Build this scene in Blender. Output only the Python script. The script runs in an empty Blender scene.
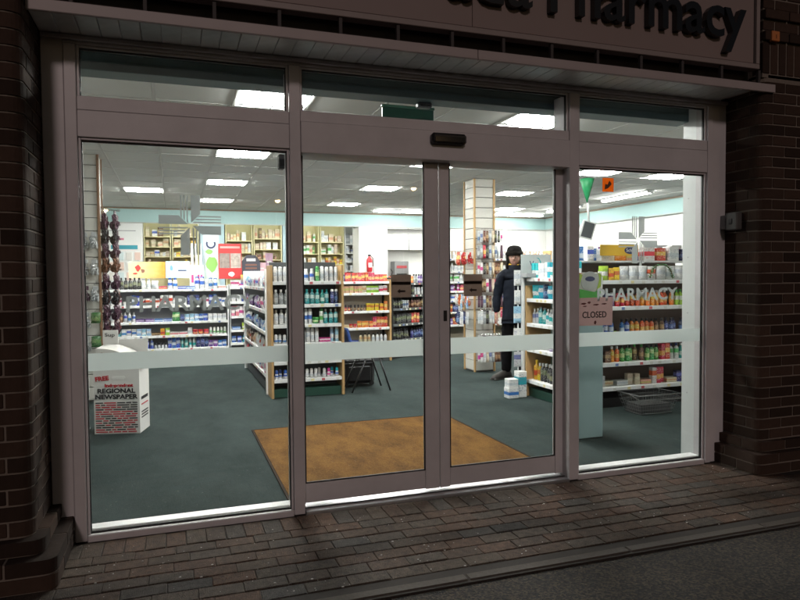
import bpy, bmesh, math, random
from mathutils import Matrix, Vector
random.seed(7)
sc = bpy.context.scene
COL = sc.collection
R = math.radians
# ------------------------------------------------------------------ camera
cam = bpy.data.cameras.new('camera'); camo = bpy.data.objects.new('camera', cam); COL.objects.link(camo)
cam.sensor_width = 36.0; cam.lens = 29.414; cam.clip_start = 0.05; cam.clip_end = 600
fw = Vector((math.sin(R(19.1508))*math.cos(R(-2.0769)), math.cos(R(19.1508))*math.cos(R(-2.0769)), math.sin(R(-2.0769))))
r0 = Vector((math.cos(R(19.1508)), -math.sin(R(19.1508)), 0)); u0 = r0.cross(fw); ro = R(-0.43452)
rt = r0*math.cos(ro)+u0*math.sin(ro); up = -r0*math.sin(ro)+u0*math.cos(ro)
camo.matrix_world = Matrix(((rt.x, up.x, -fw.x, 0), (rt.y, up.y, -fw.y, -3.845), (rt.z, up.z, -fw.z, 1.42), (0, 0, 0, 1)))
sc.camera = camo
# ------------------------------------------------------------------ night sky and the low street glow
SUN_EL, SUN_AZ = 24.0, 189.5          # azimuth clockwise from +Y: the light comes from behind the camera
w = bpy.data.worlds.new('World'); sc.world = w; w.use_nodes = True
nt = w.node_tree; nt.nodes.clear()
sky = nt.nodes.new('ShaderNodeTexSky'); sky.sky_type = 'NISHITA'; sky.sun_disc = False
sky.sun_elevation = R(SUN_EL); sky.sun_rotation = R(SUN_AZ)
bg = nt.nodes.new('ShaderNodeBackground'); bg.inputs['Strength'].default_value = 0.0060
wo = nt.nodes.new('ShaderNodeOutputWorld'); nt.links.new(sky.outputs[0], bg.inputs[0]); nt.links.new(bg.outputs[0], wo.inputs[0])
sl = bpy.data.lights.new('sun', 'SUN'); sl.energy = 0.45; sl.angle = R(6); sl.color = (1.0, 0.79, 0.75)
so = bpy.data.objects.new('sun', sl); COL.objects.link(so)
sd = Vector((math.sin(R(SUN_AZ))*math.cos(R(SUN_EL)), math.cos(R(SUN_AZ))*math.cos(R(SUN_EL)), math.sin(R(SUN_EL))))
so.rotation_euler = sd.to_track_quat('Z', 'Y').to_euler()
sc.view_settings.view_transform = 'Standard'; sc.view_settings.look = 'None'
sc.view_settings.exposure = 0.0; sc.view_settings.gamma = 1.0; sc.view_settings.use_curve_mapping = False
sc.render.engine = 'CYCLES'
cy = sc.cycles
cy.use_denoising = True; cy.max_bounces = 7; cy.diffuse_bounces = 4; cy.glossy_bounces = 4
cy.transparent_max_bounces = 24; cy.sample_clamp_indirect = 4.0; cy.caustics_reflective = False; cy.caustics_refractive = False
LAMP = 180.0                            # radiance of the fluorescent fittings

# ------------------------------------------------------------------ helpers: materials
MATS = {}
def N(t, k, **kw):
    n = t.nodes.new(k)
    for a, b in kw.items():
        if a in n.inputs.keys(): n.inputs[a].default_value = b
        else: setattr(n, a, b)
    return n
def newmat(name):
    m = bpy.data.materials.new(name); m.use_nodes = True; t = m.node_tree
    return m, t, t.nodes['Principled BSDF']
def plain(name, c, rough=0.5, metal=0.0, vary=0.0, noise=0.0, scale=20.0, bump=0.0, spec=0.5, emit=0.0):
    if name in MATS: return MATS[name]
    m, t, b = newmat(name)
    b.inputs['Roughness'].default_value = rough; b.inputs['Metallic'].default_value = metal
    b.inputs['Specular IOR Level'].default_value = spec
    b.inputs['Base Color'].default_value = (*c, 1)
    if emit:
        b.inputs['Emission Color'].default_value = (*c, 1); b.inputs['Emission Strength'].default_value = emit
    if vary or noise or bump:
        tc = N(t, 'ShaderNodeTexCoord'); nz = N(t, 'ShaderNodeTexNoise', Scale=scale, Detail=5.0, Roughness=0.6)
        t.links.new(tc.outputs['Object'], nz.inputs['Vector'])
        oi = N(t, 'ShaderNodeObjectInfo')
        m1 = N(t, 'ShaderNodeMath', operation='MULTIPLY_ADD'); m1.inputs[1].default_value = 2*noise; m1.inputs[2].default_value = 1-noise
        t.links.new(nz.outputs['Fac'], m1.inputs[0])
        m2 = N(t, 'ShaderNodeMath', operation='MULTIPLY_ADD'); m2.inputs[1].default_value = 2*vary; m2.inputs[2].default_value = 1-vary
        t.links.new(oi.outputs['Random'], m2.inputs[0])
        m3 = N(t, 'ShaderNodeMath', operation='MULTIPLY'); t.links.new(m1.outputs[0], m3.inputs[0]); t.links.new(m2.outputs[0], m3.inputs[1])
        hs = N(t, 'ShaderNodeHueSaturation'); hs.inputs['Color'].default_value = (*c, 1)
        t.links.new(m3.outputs[0], hs.inputs['Value']); t.links.new(hs.outputs[0], b.inputs['Base Color'])
        if bump:
            bp = N(t, 'ShaderNodeBump', Strength=bump, Distance=0.004)
            t.links.new(nz.outputs['Fac'], bp.inputs['Height']); t.links.new(bp.outputs[0], b.inputs['Normal'])
    MATS[name] = m; return m
def emitmat(name, c, s):
    m = bpy.data.materials.new(name); m.use_nodes = True; t = m.node_tree; t.nodes.clear()
    e = N(t, 'ShaderNodeEmission', Strength=s); e.inputs[0].default_value = (*c, 1)
    o = N(t, 'ShaderNodeOutputMaterial'); t.links.new(e.outputs[0], o.inputs[0]); MATS[name] = m; return m
def printed(name, base, acc, ink, rough=0.35):
    """packaging print: base colour, a coloured panel, rows of small print; differs from pack to pack"""
    if name in MATS: return MATS[name]
    m, t, b = newmat(name); b.inputs['Roughness'].default_value = rough
    tc = N(t, 'ShaderNodeTexCoord'); oi = N(t, 'ShaderNodeObjectInfo')
    sp = N(t, 'ShaderNodeSeparateXYZ'); t.links.new(tc.outputs['Generated'], sp.inputs[0])
    # coloured panel between two heights that vary with the object
    lo = N(t, 'ShaderNodeMath', operation='MULTIPLY_ADD'); lo.inputs[1].default_value = 0.3; lo.inputs[2].default_value = 0.2
    t.links.new(oi.outputs['Random'], lo.inputs[0])
    hi = N(t, 'ShaderNodeMath', operation='ADD'); hi.inputs[1].default_value = 0.3; t.links.new(lo.outputs[0], hi.inputs[0])
    g = N(t, 'ShaderNodeMath', operation='GREATER_THAN'); t.links.new(sp.outputs['Z'], g.inputs[0]); t.links.new(lo.outputs[0], g.inputs[1])
    l = N(t, 'ShaderNodeMath', operation='LESS_THAN'); t.links.new(sp.outputs['Z'], l.inputs[0]); t.links.new(hi.outputs[0], l.inputs[1])
    pn = N(t, 'ShaderNodeMath', operation='MULTIPLY'); t.links.new(g.outputs[0], pn.inputs[0]); t.links.new(l.outputs[0], pn.inputs[1])
    mx = N(t, 'ShaderNodeMix', data_type='RGBA'); mx.inputs[6].default_value = (*base, 1); mx.inputs[7].default_value = (*acc, 1)
    t.links.new(pn.outputs[0], mx.inputs[0])
    # small print
    mp = N(t, 'ShaderNodeMapping'); mp.inputs['Scale'].default_value = (8, 8, 34); t.links.new(tc.outputs['Generated'], mp.inputs[0])
    va = N(t, 'ShaderNodeVectorMath', operation='ADD'); t.links.new(mp.outputs[0], va.inputs[0])
    ra = N(t, 'ShaderNodeMath', operation='MULTIPLY'); ra.inputs[1].default_value = 40; t.links.new(oi.outputs['Random'], ra.inputs[0])
    t.links.new(ra.outputs[0], va.inputs[1])
    vo = N(t, 'ShaderNodeTexVoronoi', Scale=1.0, distance='CHEBYCHEV'); t.links.new(va.outputs[0], vo.inputs['Vector'])
    ss = N(t, 'ShaderNodeSeparateColor'); t.links.new(vo.outputs['Color'], ss.inputs[0])
    th = N(t, 'ShaderNodeMath', operation='GREATER_THAN'); th.inputs[1].default_value = 0.80; t.links.new(ss.outputs[0], th.inputs[0])
    zt = N(t, 'ShaderNodeMath', operation='GREATER_THAN'); zt.inputs[1].default_value = 0.14; t.links.new(sp.outputs['Z'], zt.inputs[0])
    zu = N(t, 'ShaderNodeMath', operation='LESS_THAN'); zu.inputs[1].default_value = 0.9; t.links.new(sp.outputs['Z'], zu.inputs[0])
    a1 = N(t, 'ShaderNodeMath', operation='MULTIPLY'); t.links.new(th.outputs[0], a1.inputs[0]); t.links.new(zt.outputs[0], a1.inputs[1])
    a2 = N(t, 'ShaderNodeMath', operation='MULTIPLY'); t.links.new(a1.outputs[0], a2.inputs[0]); t.links.new(zu.outputs[0], a2.inputs[1])
    mx2 = N(t, 'ShaderNodeMix', data_type='RGBA'); mx2.inputs[7].default_value = (*ink, 1)
    a3 = N(t, 'ShaderNodeMath', operation='MULTIPLY'); a3.inputs[1].default_value = .6; t.links.new(a2.outputs[0], a3.inputs[0])
    t.links.new(mx.outputs[2], mx2.inputs[6]); t.links.new(a3.outputs[0], mx2.inputs[0])
    hs = N(t, 'ShaderNodeHueSaturation')
    hv = N(t, 'ShaderNodeMath', operation='MULTIPLY_ADD'); hv.inputs[1].default_value = 0.05; hv.inputs[2].default_value = 0.475
    t.links.new(oi.outputs['Random'], hv.inputs[0]); t.links.new(hv.outputs[0], hs.inputs['Hue'])
    t.links.new(mx2.outputs[2], hs.inputs['Color']); t.links.new(hs.outputs[0], b.inputs['Base Color'])
    MATS[name] = m; return m
def glassmat(name, tint=(0.965, 0.985, 0.98), ior=1.5):
    m = bpy.data.materials.new(name); m.use_nodes = True; t = m.node_tree; t.nodes.clear()
    tr = N(t, 'ShaderNodeBsdfTransparent'); tr.inputs[0].default_value = (*tint, 1)
    gl = N(t, 'ShaderNodeBsdfGlossy', Roughness=0.012); gl.inputs[0].default_value = (1, 1, 1, 1)
    ge = N(t, 'ShaderNodeNewGeometry'); ie = N(t, 'ShaderNodeMix', data_type='FLOAT'); ie.inputs[2].default_value = ior; ie.inputs[3].default_value = 1/ior
    t.links.new(ge.outputs['Backfacing'], ie.inputs[0])
    fr = N(t, 'ShaderNodeFresnel'); t.links.new(ie.outputs[0], fr.inputs['IOR']); mx = N(t, 'ShaderNodeMixShader'); o = N(t, 'ShaderNodeOutputMaterial')
    t.links.new(fr.outputs[0], mx.inputs[0]); t.links.new(tr.outputs[0], mx.inputs[1]); t.links.new(gl.outputs[0], mx.inputs[2]); t.links.new(mx.outputs[0], o.inputs[0])
    MATS[name] = m; return m
def filmmat(name, c, clear):
    """etched vinyl film: part see-through, part scattering"""
    m = bpy.data.materials.new(name); m.use_nodes = True; t = m.node_tree; t.nodes.clear()
    tr = N(t, 'ShaderNodeBsdfTransparent'); df = N(t, 'ShaderNodeBsdfDiffuse'); tl = N(t, 'ShaderNodeBsdfTranslucent')
    df.inputs[0].default_value = (*c, 1); tl.inputs[0].default_value = (*c, 1)
    a = N(t, 'ShaderNodeMixShader'); a.inputs[0].default_value = 0.85; t.links.new(df.outputs[0], a.inputs[1]); t.links.new(tl.outputs[0], a.inputs[2])
    b = N(t, 'ShaderNodeMixShader'); b.inputs[0].default_value = clear; t.links.new(a.outputs[0], b.inputs[1]); t.links.new(tr.outputs[0], b.inputs[2])
    o = N(t, 'ShaderNodeOutputMaterial'); t.links.new(b.outputs[0], o.inputs[0]); MATS[name] = m; return m

# ------------------------------------------------------------------ helpers: objects
def link(name, data, mat=None, parent=None, loc=(0, 0, 0), rz=0.0):
    o = bpy.data.objects.new(name, data); COL.objects.link(o)
    o.location = loc; o.rotation_euler = (0, 0, rz)
    if parent is not None: o.parent = parent
    if mat is not None and data is not None:
        if len(data.materials) == 0: data.materials.append(mat)
        elif data.materials[0] != mat:
            o.material_slots[0].link = 'OBJECT'; o.material_slots[0].material = mat
    return o
def tag(o, label=None, cat=None, group=None, kind=None):
    if label: o['label'] = label
    if cat: o['category'] = cat
    if group: o['group'] = group
    if kind: o['kind'] = kind
    return o
def empty(name, loc, rz=0.0):
    o = bpy.data.objects.new(name, None); COL.objects.link(o); o.location = loc; o.rotation_euler = (0, 0, rz); o.empty_display_size = 0.1
    return o
def me_from(bm, smooth=False, name='mesh'):
    m = bpy.data.meshes.new(name); bm.to_mesh(m); bm.free()
    if smooth:
        for p in m.polygons: p.use_smooth = True
    return m
def bm_box(bm, x0, x1, y0, y1, z0, z1, bev=0.0):
    r = bmesh.ops.create_cube(bm, size=1.0)
    for v in r['verts']:
        v.co = Vector((x0+(v.co.x+.5)*(x1-x0), y0+(v.co.y+.5)*(y1-y0), z0+(v.co.z+.5)*(z1-z0)))
    if bev > 0:
        es = list({e for v in r['verts'] for e in v.link_edges})
        bmesh.ops.bevel(bm, geom=es, offset=min(bev, abs(x1-x0)*.3, abs(y1-y0)*.3, abs(z1-z0)*.3), segments=1, affect='EDGES', profile=0.5)
def box(name, parent, x0, x1, y0, y1, z0, z1, mat, bev=0.003, loc=(0, 0, 0), rz=0.0):
    bm = bmesh.new(); bm_box(bm, x0, x1, y0, y1, z0, z1, bev)
    return link(name, me_from(bm), mat, parent, loc, rz)
def lathe_mesh(prof, n=12, cap=True):
    bm = bmesh.new(); rings = []
    for r, z in prof:
        rings.append([bm.verts.new((r*math.cos(2*math.pi*i/n), r*math.sin(2*math.pi*i/n), z)) for i in range(n)])
    for a, b in zip(rings, rings[1:]):
        for i in range(n): bm.faces.new((a[i], a[(i+1) % n], b[(i+1) % n], b[i]))
    if cap:
        bm.faces.new(list(reversed(rings[0]))); bm.faces.new(rings[-1])
    m = me_from(bm); 
    for p in m.polygons: p.use_smooth = len(p.vertices) == 4
    return m
def bm_tube(bm, pts, r, n=8):
    """a rounded bar through the points"""
    pts = [Vector(p) for p in pts]; rings = []
    for i, p in enumerate(pts):
        d = (pts[min(i+1, len(pts)-1)]-pts[max(i-1, 0)]).normalized()
        a = Vector((0, 0, 1)) if abs(d.z) < .9 else Vector((1, 0, 0))
        e1 = d.cross(a).normalized(); e2 = d.cross(e1)
        rings.append([bm.verts.new(p+e1*r*math.cos(2*math.pi*k/n)+e2*r*math.sin(2*math.pi*k/n)) for k in range(n)])
    for a, b in zip(rings, rings[1:]):
        for k in range(n): bm.faces.new((a[k], b[k], b[(k+1) % n], a[(k+1) % n]))
    bm.faces.new(rings[0]); bm.faces.new(list(reversed(rings[-1])))
def tube(name, parent, pts, r, mat, n=8):
    bm = bmesh.new(); bm_tube(bm, pts, r, n); bmesh.ops.recalc_face_normals(bm, faces=bm.faces[:])
    return link(name, me_from(bm, True), mat, parent)
def prism_mesh(poly, z0, z1):
    """extrude a plan polygon (counter-clockwise) upwards"""
    bm = bmesh.new(); a = [bm.verts.new((x, y, z0)) for x, y in poly]; b = [bm.verts.new((x, y, z1)) for x, y in poly]
    n = len(poly)
    for i in range(n): bm.faces.new((a[i], a[(i+1) % n], b[(i+1) % n], b[i]))
    bm.faces.new(list(reversed(a))); bm.faces.new(b)
    bmesh.ops.recalc_face_normals(bm, faces=bm.faces[:])
    return me_from(bm)
def plate_mesh(poly, t, y=0.0):
    """an upright plate: polygon in x-z, thickness t behind y"""
    bm = bmesh.new(); a = [bm.verts.new((x, y, z)) for x, z in poly]; b = [bm.verts.new((x, y+t, z)) for x, z in poly]; n = len(poly)
    for i in range(n): bm.faces.new((a[i], a[(i+1) % n], b[(i+1) % n], b[i]))
    bm.faces.new(a); bm.faces.new(list(reversed(b))); bmesh.ops.recalc_face_normals(bm, faces=bm.faces[:])
    return me_from(bm)
def text(name, parent, s, mat, height, loc, width=None, rz=0.0, extrude=0.001, offset=0.0, align='LEFT', cap=0.73, tilt=0.0):
    """upright lettering facing -y of its parent, as a mesh; height is the cap height"""
    cu = bpy.data.curves.new(name, 'FONT'); cu.body = s; cu.size = height/cap; cu.extrude = extrude; cu.offset = offset; cu.align_x = align
    cu.resolution_u = 3
    t = bpy.data.objects.new('tmp', cu); COL.objects.link(t)
    bpy.context.view_layer.update()
    m = bpy.data.meshes.new_from_object(t.evaluated_get(bpy.context.evaluated_depsgraph_get()))
    bpy.data.objects.remove(t); bpy.data.curves.remove(cu)
    m.name = name; m.materials.clear(); m.materials.append(mat)
    if width:
        xs = [v.co.x for v in m.vertices]; k = width/(max(xs)-min(xs)); x0 = min(xs) if align == 'LEFT' else 0.0
        for v in m.vertices: v.co.x = (v.co.x-x0)*k
    for p in m.polygons: p.use_smooth = False
    o = link(name, m, None, parent, loc); o.rotation_euler = (R(90), tilt, rz)
    return o
ORD = ['zeroth', 'first', 'second', 'third', 'fourth', 'fifth', 'sixth', 'seventh', 'eighth', 'ninth', 'tenth', 'eleventh', 'twelfth', 'thirteenth', 'fourteenth', 'fifteenth',
       'sixteenth', 'seventeenth', 'eighteenth', 'nineteenth', 'twentieth'] + ['twenty-'+x for x in ('first', 'second', 'third', 'fourth', 'fifth', 'sixth', 'seventh', 'eighth', 'ninth')] + ['thirtieth'] + ['thirty-'+x for x in ('first', 'second', 'third', 'fourth', 'fifth', 'sixth', 'seventh', 'eighth', 'ninth')]

# ------------------------------------------------------------------ common materials
frame_m = plain('white_coated_aluminium', (0.54, 0.52, 0.53), 0.40, noise=0.20, scale=3.5, spec=0.5)
gasket_m = plain('black_rubber', (0.01, 0.01, 0.01), 0.6)
alu_m = plain('bare_aluminium', (0.62, 0.63, 0.65), 0.35, 0.9, noise=0.1, scale=30)
white_m = plain('white_paint', (0.80, 0.81, 0.80), 0.5, noise=0.03, scale=3)
shelfw_m = plain('white_shelf_metal', (0.78, 0.79, 0.79), 0.38, noise=0.04, scale=12)
grey_m = plain('grey_metal', (0.30, 0.31, 0.32), 0.45)
dark_m = plain('black_plastic', (0.012, 0.012, 0.013), 0.4)
shade_m = plain('charcoal_panel', (0.05, 0.055, 0.06), 0.6, noise=.1)
wood_m = plain('pine_trim', (0.46, 0.29, 0.13), 0.5, noise=0.22, scale=9)
green_m = plain('dark_green_plinth', (0.012, 0.05, 0.035), 0.45)
cream_m = plain('cream_shelf_board', (0.70, 0.64, 0.38), 0.55, noise=.04)
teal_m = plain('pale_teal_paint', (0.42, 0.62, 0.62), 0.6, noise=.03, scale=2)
glass_m = glassmat('window_glass')
frost_m = filmmat('frosted_band_film', (0.76, 0.81, 0.80), 0.06)
etch_m = filmmat('etched_grey_film', (0.40, 0.425, 0.42), 0.16)
mortar_m = plain('mortar', (0.17, 0.14, 0.115), 0.95, noise=.25, scale=60, bump=.4)
brick_m = plain('dark_red_brick', (0.040, 0.0235, 0.0165), 0.9, vary=.45, spec=.25, noise=.3, scale=28, bump=.6)
LINE = {}

# ================================================================== GROUND
def asphalt_material():
    m, t, b = newmat('asphalt'); b.inputs['Roughness'].default_value = 0.92
    tc = N(t, 'ShaderNodeTexCoord'); v = N(t, 'ShaderNodeTexVoronoi', Scale=95.0); n = N(t, 'ShaderNodeTexNoise', Scale=3.0, Detail=6.0)
    n2 = N(t, 'ShaderNodeTexNoise', Scale=160.0, Detail=3.0)
    for x in (v, n, n2): t.links.new(tc.outputs['Object'], x.inputs['Vector'])
    s = N(t, 'ShaderNodeSeparateColor'); t.links.new(v.outputs['Color'], s.inputs[0])
    r1 = N(t, 'ShaderNodeValToRGB'); r1.color_ramp.elements[0].color = (0.014, 0.013, 0.012, 1); r1.color_ramp.elements[1].color = (0.080, 0.058, 0.040, 1)
    r1.color_ramp.elements[0].position = .25; t.links.new(s.outputs[0], r1.inputs[0])
    r2 = N(t, 'ShaderNodeValToRGB'); r2.color_ramp.elements[0].color = (0.5, 0.5, 0.5, 1); r2.color_ramp.elements[1].color = (1.2, 1.2, 1.2, 1)
    t.links.new(n.outputs['Fac'], r2.inputs[0])
    mx = N(t, 'ShaderNodeMix', data_type='RGBA', blend_type='MULTIPLY'); mx.inputs[0].default_value = 1
    t.links.new(r1.outputs[0], mx.inputs[6]); t.links.new(r2.outputs[0], mx.inputs[7]); t.links.new(mx.outputs[2], b.inputs['Base Color'])
    ad = N(t, 'ShaderNodeMath', operation='ADD'); t.links.new(v.outputs['Distance'], ad.inputs[0]); t.links.new(n2.outputs['Fac'], ad.inputs[1])
    bp = N(t, 'ShaderNodeBump', Strength=0.8, Distance=0.006); t.links.new(ad.outputs[0], bp.inputs['Height']); t.links.new(bp.outputs[0], b.inputs['Normal'])
    return m
asphalt_m = asphalt_material()
def paver_material():
    m, t, b = newmat('concrete_block_paver'); b.inputs['Roughness'].default_value = .85; b.inputs['Specular IOR Level'].default_value = .3
    tc = N(t, 'ShaderNodeTexCoord'); oi = N(t, 'ShaderNodeObjectInfo')
    cr = N(t, 'ShaderNodeValToRGB'); cr.color_ramp.interpolation = 'LINEAR'; e = cr.color_ramp.elements
    e[0].position = 0; e[0].color = (.055, .030, .020, 1); e[1].position = 1; e[1].color = (.040, .036, .033, 1)
    for p, c in ((.25, (.050, .034, .024)), (.45, (.066, .036, .023)), (.65, (.044, .034, .027)), (.85, (.060, .042, .030))): x = e.new(p); x.color = (*c, 1)
    t.links.new(oi.outputs['Random'], cr.inputs[0])
    va = N(t, 'ShaderNodeVectorMath', operation='ADD'); ml = N(t, 'ShaderNodeMath', operation='MULTIPLY'); ml.inputs[1].default_value = 30; t.links.new(oi.outputs['Random'], ml.inputs[0])
    t.links.new(tc.outputs['Object'], va.inputs[0]); t.links.new(ml.outputs[0], va.inputs[1])
    n1 = N(t, 'ShaderNodeTexNoise', Scale=28.0, Detail=6.0, Roughness=.7); n2 = N(t, 'ShaderNodeTexNoise', Scale=240.0, Detail=2.0)
    for n in (n1, n2): t.links.new(va.outputs[0], n.inputs['Vector'])
    r1 = N(t, 'ShaderNodeMapRange'); r1.inputs[1].default_value = .3; r1.inputs[2].default_value = .7; r1.inputs[3].default_value = .55; r1.inputs[4].default_value = 1.45; t.links.new(n1.outputs['Fac'], r1.inputs[0])
    r2 = N(t, 'ShaderNodeMapRange'); r2.inputs[1].default_value = .35; r2.inputs[2].default_value = .7; r2.inputs[3].default_value = .6; r2.inputs[4].default_value = 1.8; t.links.new(n2.outputs['Fac'], r2.inputs[0])
    mm = N(t, 'ShaderNodeMath', operation='MULTIPLY'); t.links.new(r1.outputs[0], mm.inputs[0]); t.links.new(r2.outputs[0], mm.inputs[1])
    hs = N(t, 'ShaderNodeHueSaturation'); t.links.new(cr.outputs[0], hs.inputs['Color']); t.links.new(mm.outputs[0], hs.inputs['Value']); t.links.new(hs.outputs[0], b.inputs['Base Color'])
    ad = N(t, 'ShaderNodeMath', operation='ADD'); t.links.new(n1.outputs['Fac'], ad.inputs[0]); t.links.new(n2.outputs['Fac'], ad.inputs[1])
    bp = N(t, 'ShaderNodeBump', Strength=.9, Distance=.005); t.links.new(ad.outputs[0], bp.inputs['Height']); t.links.new(bp.outputs[0], b.inputs['Normal'])
    return m
paver_m = paver_material()
sand_m = plain('joint_sand', (0.024, 0.018, 0.014), 0.95, noise=.4, scale=90)
kerb_m = plain('concrete_edging', (0.055, 0.042, 0.033), 0.85, vary=.1, noise=.35, scale=50, bump=.5)
bm = bmesh.new(); bmesh.ops.create_grid(bm, x_segments=1, y_segments=1, size=250)
road = link('road', me_from(bm), asphalt_m, None, (0, -251.10, -0.016)); tag(road, kind='structure')
bm = bmesh.new(); bmesh.ops.create_grid(bm, x_segments=1, y_segments=1, size=250)
grd = link('ground', me_from(bm), sand_m, None, (0, 0, -0.20)); tag(grd, kind='structure')
pave = box('pavement', None, -2.6, 7.2, -1.12, 0.3, -0.12, -0.007, sand_m, 0); tag(pave, kind='structure')
pv = []
for k in range(3):
    bm = bmesh.new(); bm_box(bm, -.0992, .0992, -.0510, .0510, -.06, 0, .004)
    for v in bm.verts:
        if v.co.z > -.03: v.co += Vector((random.uniform(-.0015, .0015), random.uniform(-.0015, .0015), random.uniform(-.0015, .0005)))
    pv.append(me_from(bm)); pv[-1].materials.append(paver_m)
hd_rows = [(-.118, True)]+[(-.272-.108*r, False) for r in range(7)]
for r, (y, header) in enumerate(hd_rows):
    pitch = .104 if header else .2
    x = -0.86+random.uniform(0, .05)+(0.1 if r % 2 else 0.0)
    while x < 4.75:
        x += pitch
        if x < -.80 and y > -.62: continue
        if x > 4.02 and y > -.40: continue
        o = link('paving_block', pv[random.randrange(3)], paver_m, pave, (x+random.uniform(-.001, .001), y, random.uniform(-.003, .0015)))
        o.rotation_euler = (random.uniform(-.010, .010), random.uniform(-.007, .007), random.uniform(-.005, .005)+(math.pi if random.random() < .5 else 0)+(math.pi/2 if header else 0))
# edging strip with a drain gap in front of the blocks
for i in range(8):
    o = box('edging_stone', pave, -.455, .455, -.032, .032, -.10, 0, kerb_m, .006, (-1.0+i*.915, -1.072, -.002+random.uniform(-.002, .002)))
# loose grit and trodden gum
gm = plain('pale_grit', (0.40, 0.38, 0.35), .9, vary=.4)
bm = bmesh.new()
for i in range(300):
    x = random.uniform(-.5, 4.4); y = random.uniform(-1.0, -.06); r = random.choice([.0015, .002, .002, .003, .0045])*random.uniform(.7, 1.2)
    q = bmesh.ops.create_icosphere(bm, subdivisions=1, radius=r)['verts']
    for v in q: v.co = Vector((x+v.co.x*1.4, y+v.co.y, .0015+v.co.z*.45))
g = link('grit', me_from(bm), gm); tag(g, 'pale grit and specks scattered over the paving blocks', 'grit', kind='stuff')

# ================================================================== BRICK PIERS
def arc(cx, cy, r, a0, a1, n=6):
    return [(cx+r*math.cos(R(a0+(a1-a0)*i/n)), cy+r*math.sin(R(a0+(a1-a0)*i/n))) for i in range(n+1)]
def brick_pier(name, label, xf, yf, s, zt, rows_front, plinth, clear):
    """xf: the side face towards the shop window, yf: the street face; s=+1 when the pier stands to the left of the window"""
    root = empty(name, (xf, yf, 0)); tag(root, label, 'brick pier')
    # local frame: origin at the corner, +x into the brickwork along the street face, +y into the building
    def P(x, y): return (-s*x, y)
    rr = .055
    def corner(a, b, off, z0, z1):
        pts = [(a, -off)]+[(rr-off+rr*math.cos(R(t)), rr-off+rr*math.sin(R(t))) for t in (270, 252, 234, 216, 198, 180)]+[(-off, b), (.09, b), (.09, .09), (a, .09)]
        q = [P(*p) for p in pts]
        return prism_mesh(q, z0, z1)
    cmesh = {}
    nz = int(zt/.075)
    for k in range(nz):
        z0 = k*.075+.005; z1 = z0+.065
        off = plinth if k < 2 else (plinth*.45 if k == 2 else 0.0)
        key = (k % 2, off)
        a, b = (.215, .1025) if k % 2 == 0 else (.1025, .215)
        if key not in cmesh: cmesh[key] = corner(a, b, off, 0, .065)
        link('bullnose_brick', cmesh[key], brick_m, root, (0, 0, z0))
        # street face
        x = a+.010; n = 0
        while n < rows_front:
            L = .215
            kk = ('f', off)
            if kk not in cmesh:
                bm = bmesh.new(); bm_box(bm, -.1075, .1075, 0, .09, 0, .065, .004); cmesh[kk] = me_from(bm)
            link('brick', cmesh[kk], brick_m, root, (-s*(x+.1075), -off+random.uniform(-.0015, .0015), z0)); x += .225; n += 1
        # side face
        y = b+.010
        while y < -yf+.02:
            L = min(.215, -yf+.06-y)
            kk = ('s', round(L, 3))
            if kk not in cmesh:
                bm = bmesh.new(); bm_box(bm, -.045, .045, 0, L, 0, .065, .004); cmesh[kk] = me_from(bm)
            link('brick', cmesh[kk], brick_m, root, (-s*(.045-off)+random.uniform(-.001, .001), y, z0)); y += .225
    W = .3+rows_front*.225
    q = [P(*p) for p in [(W, .006)]+[(.006+rr+rr*math.cos(R(t)), .006+rr+rr*math.sin(R(t))) for t in (270, 240, 210, 180)]+[(.006, -yf+.07), (W, -yf+.07)]]
    link('mortar_core', prism_mesh(q, 0, zt+.02), mortar_m, root)
    q = [P(*p) for p in [(W, .006-plinth)]+[(.006-plinth+rr+rr*math.cos(R(t)), .006-plinth+rr+rr*math.sin(R(t))) for t in (270, 240, 210, 180)]+[(.006-plinth, -yf+.04), (W, -yf+.04)]]
    link('plinth_mortar', prism_mesh(q, 0, .142), mortar_m, root)
    h = plinth*.45
    q = [P(*p) for p in [(W, .006-h)]+[(.006-h+rr+rr*math.cos(R(t)), .006-h+rr+rr*math.sin(R(t))) for t in (270, 240, 210, 180)]+[(.006-h, -yf+.045), (W, -yf+.045)]]
    link('plinth_mortar', prism_mesh(q, .15, .217), mortar_m, root)
    return root
brick_pier('brick_pier', 'dark brick pier with rounded corner and stepped foot left of the window', -.63, -.45, 1, 3.1, 2, .105, 0)
brick_pier('brick_pier', 'dark brick pier with stepped plinth right of the shop window', 3.935, -.30, -1, 2.80, 3, .085, 0)

# brickwork over the right pier: soldier course, string course and a small plate
ow = empty('upper_brickwork', (3.935, -.30, 2.80)); tag(ow, 'dark brickwork with soldier course right of the shop sign', 'brick wall')
box('mortar_core', ow, .006, 1.2, .006, .37, .0, .9, mortar_m, 0)
bm = bmesh.new(); bm_box(bm, 0, .065, 0, .09, 0, .215, .004); sold = me_from(bm)
for i in range(13): link('soldier_brick', sold, brick_m, ow, (.005+i*.075, random.uniform(-.002, .002), .028))
bm = bmesh.new(); bm_box(bm, 0, .215, 0, .09, 0, .065, .004); stm = me_from(bm)
bm = bmesh.new(); bm_box(bm, 0, .1025, 0, .09, 0, .065, .004); hfm = me_from(bm)
for k in range(8):
    if k % 2: link('brick', hfm, brick_m, ow, (.005, 0, .253+k*.075))
    for i in range(5): link('brick', stm, brick_m, ow, (.005+i*.225+(.1125 if k % 2 else 0), -.022 if k in (0, 2) else 0.0, .253+k*.075))
pl = box('sign_plate', None, 3.985, 4.055, -.335, -.303, 3.045, 3.115, plain('orange_plate', (.50, .17, .05), .4), .004)
tag(pl, 'small orange square plate on brickwork beside the shop sign', 'plate')
text('mark', pl, 'I', dark_m, .03, (4.015, -.3365, 3.062), extrude=.001)

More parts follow.
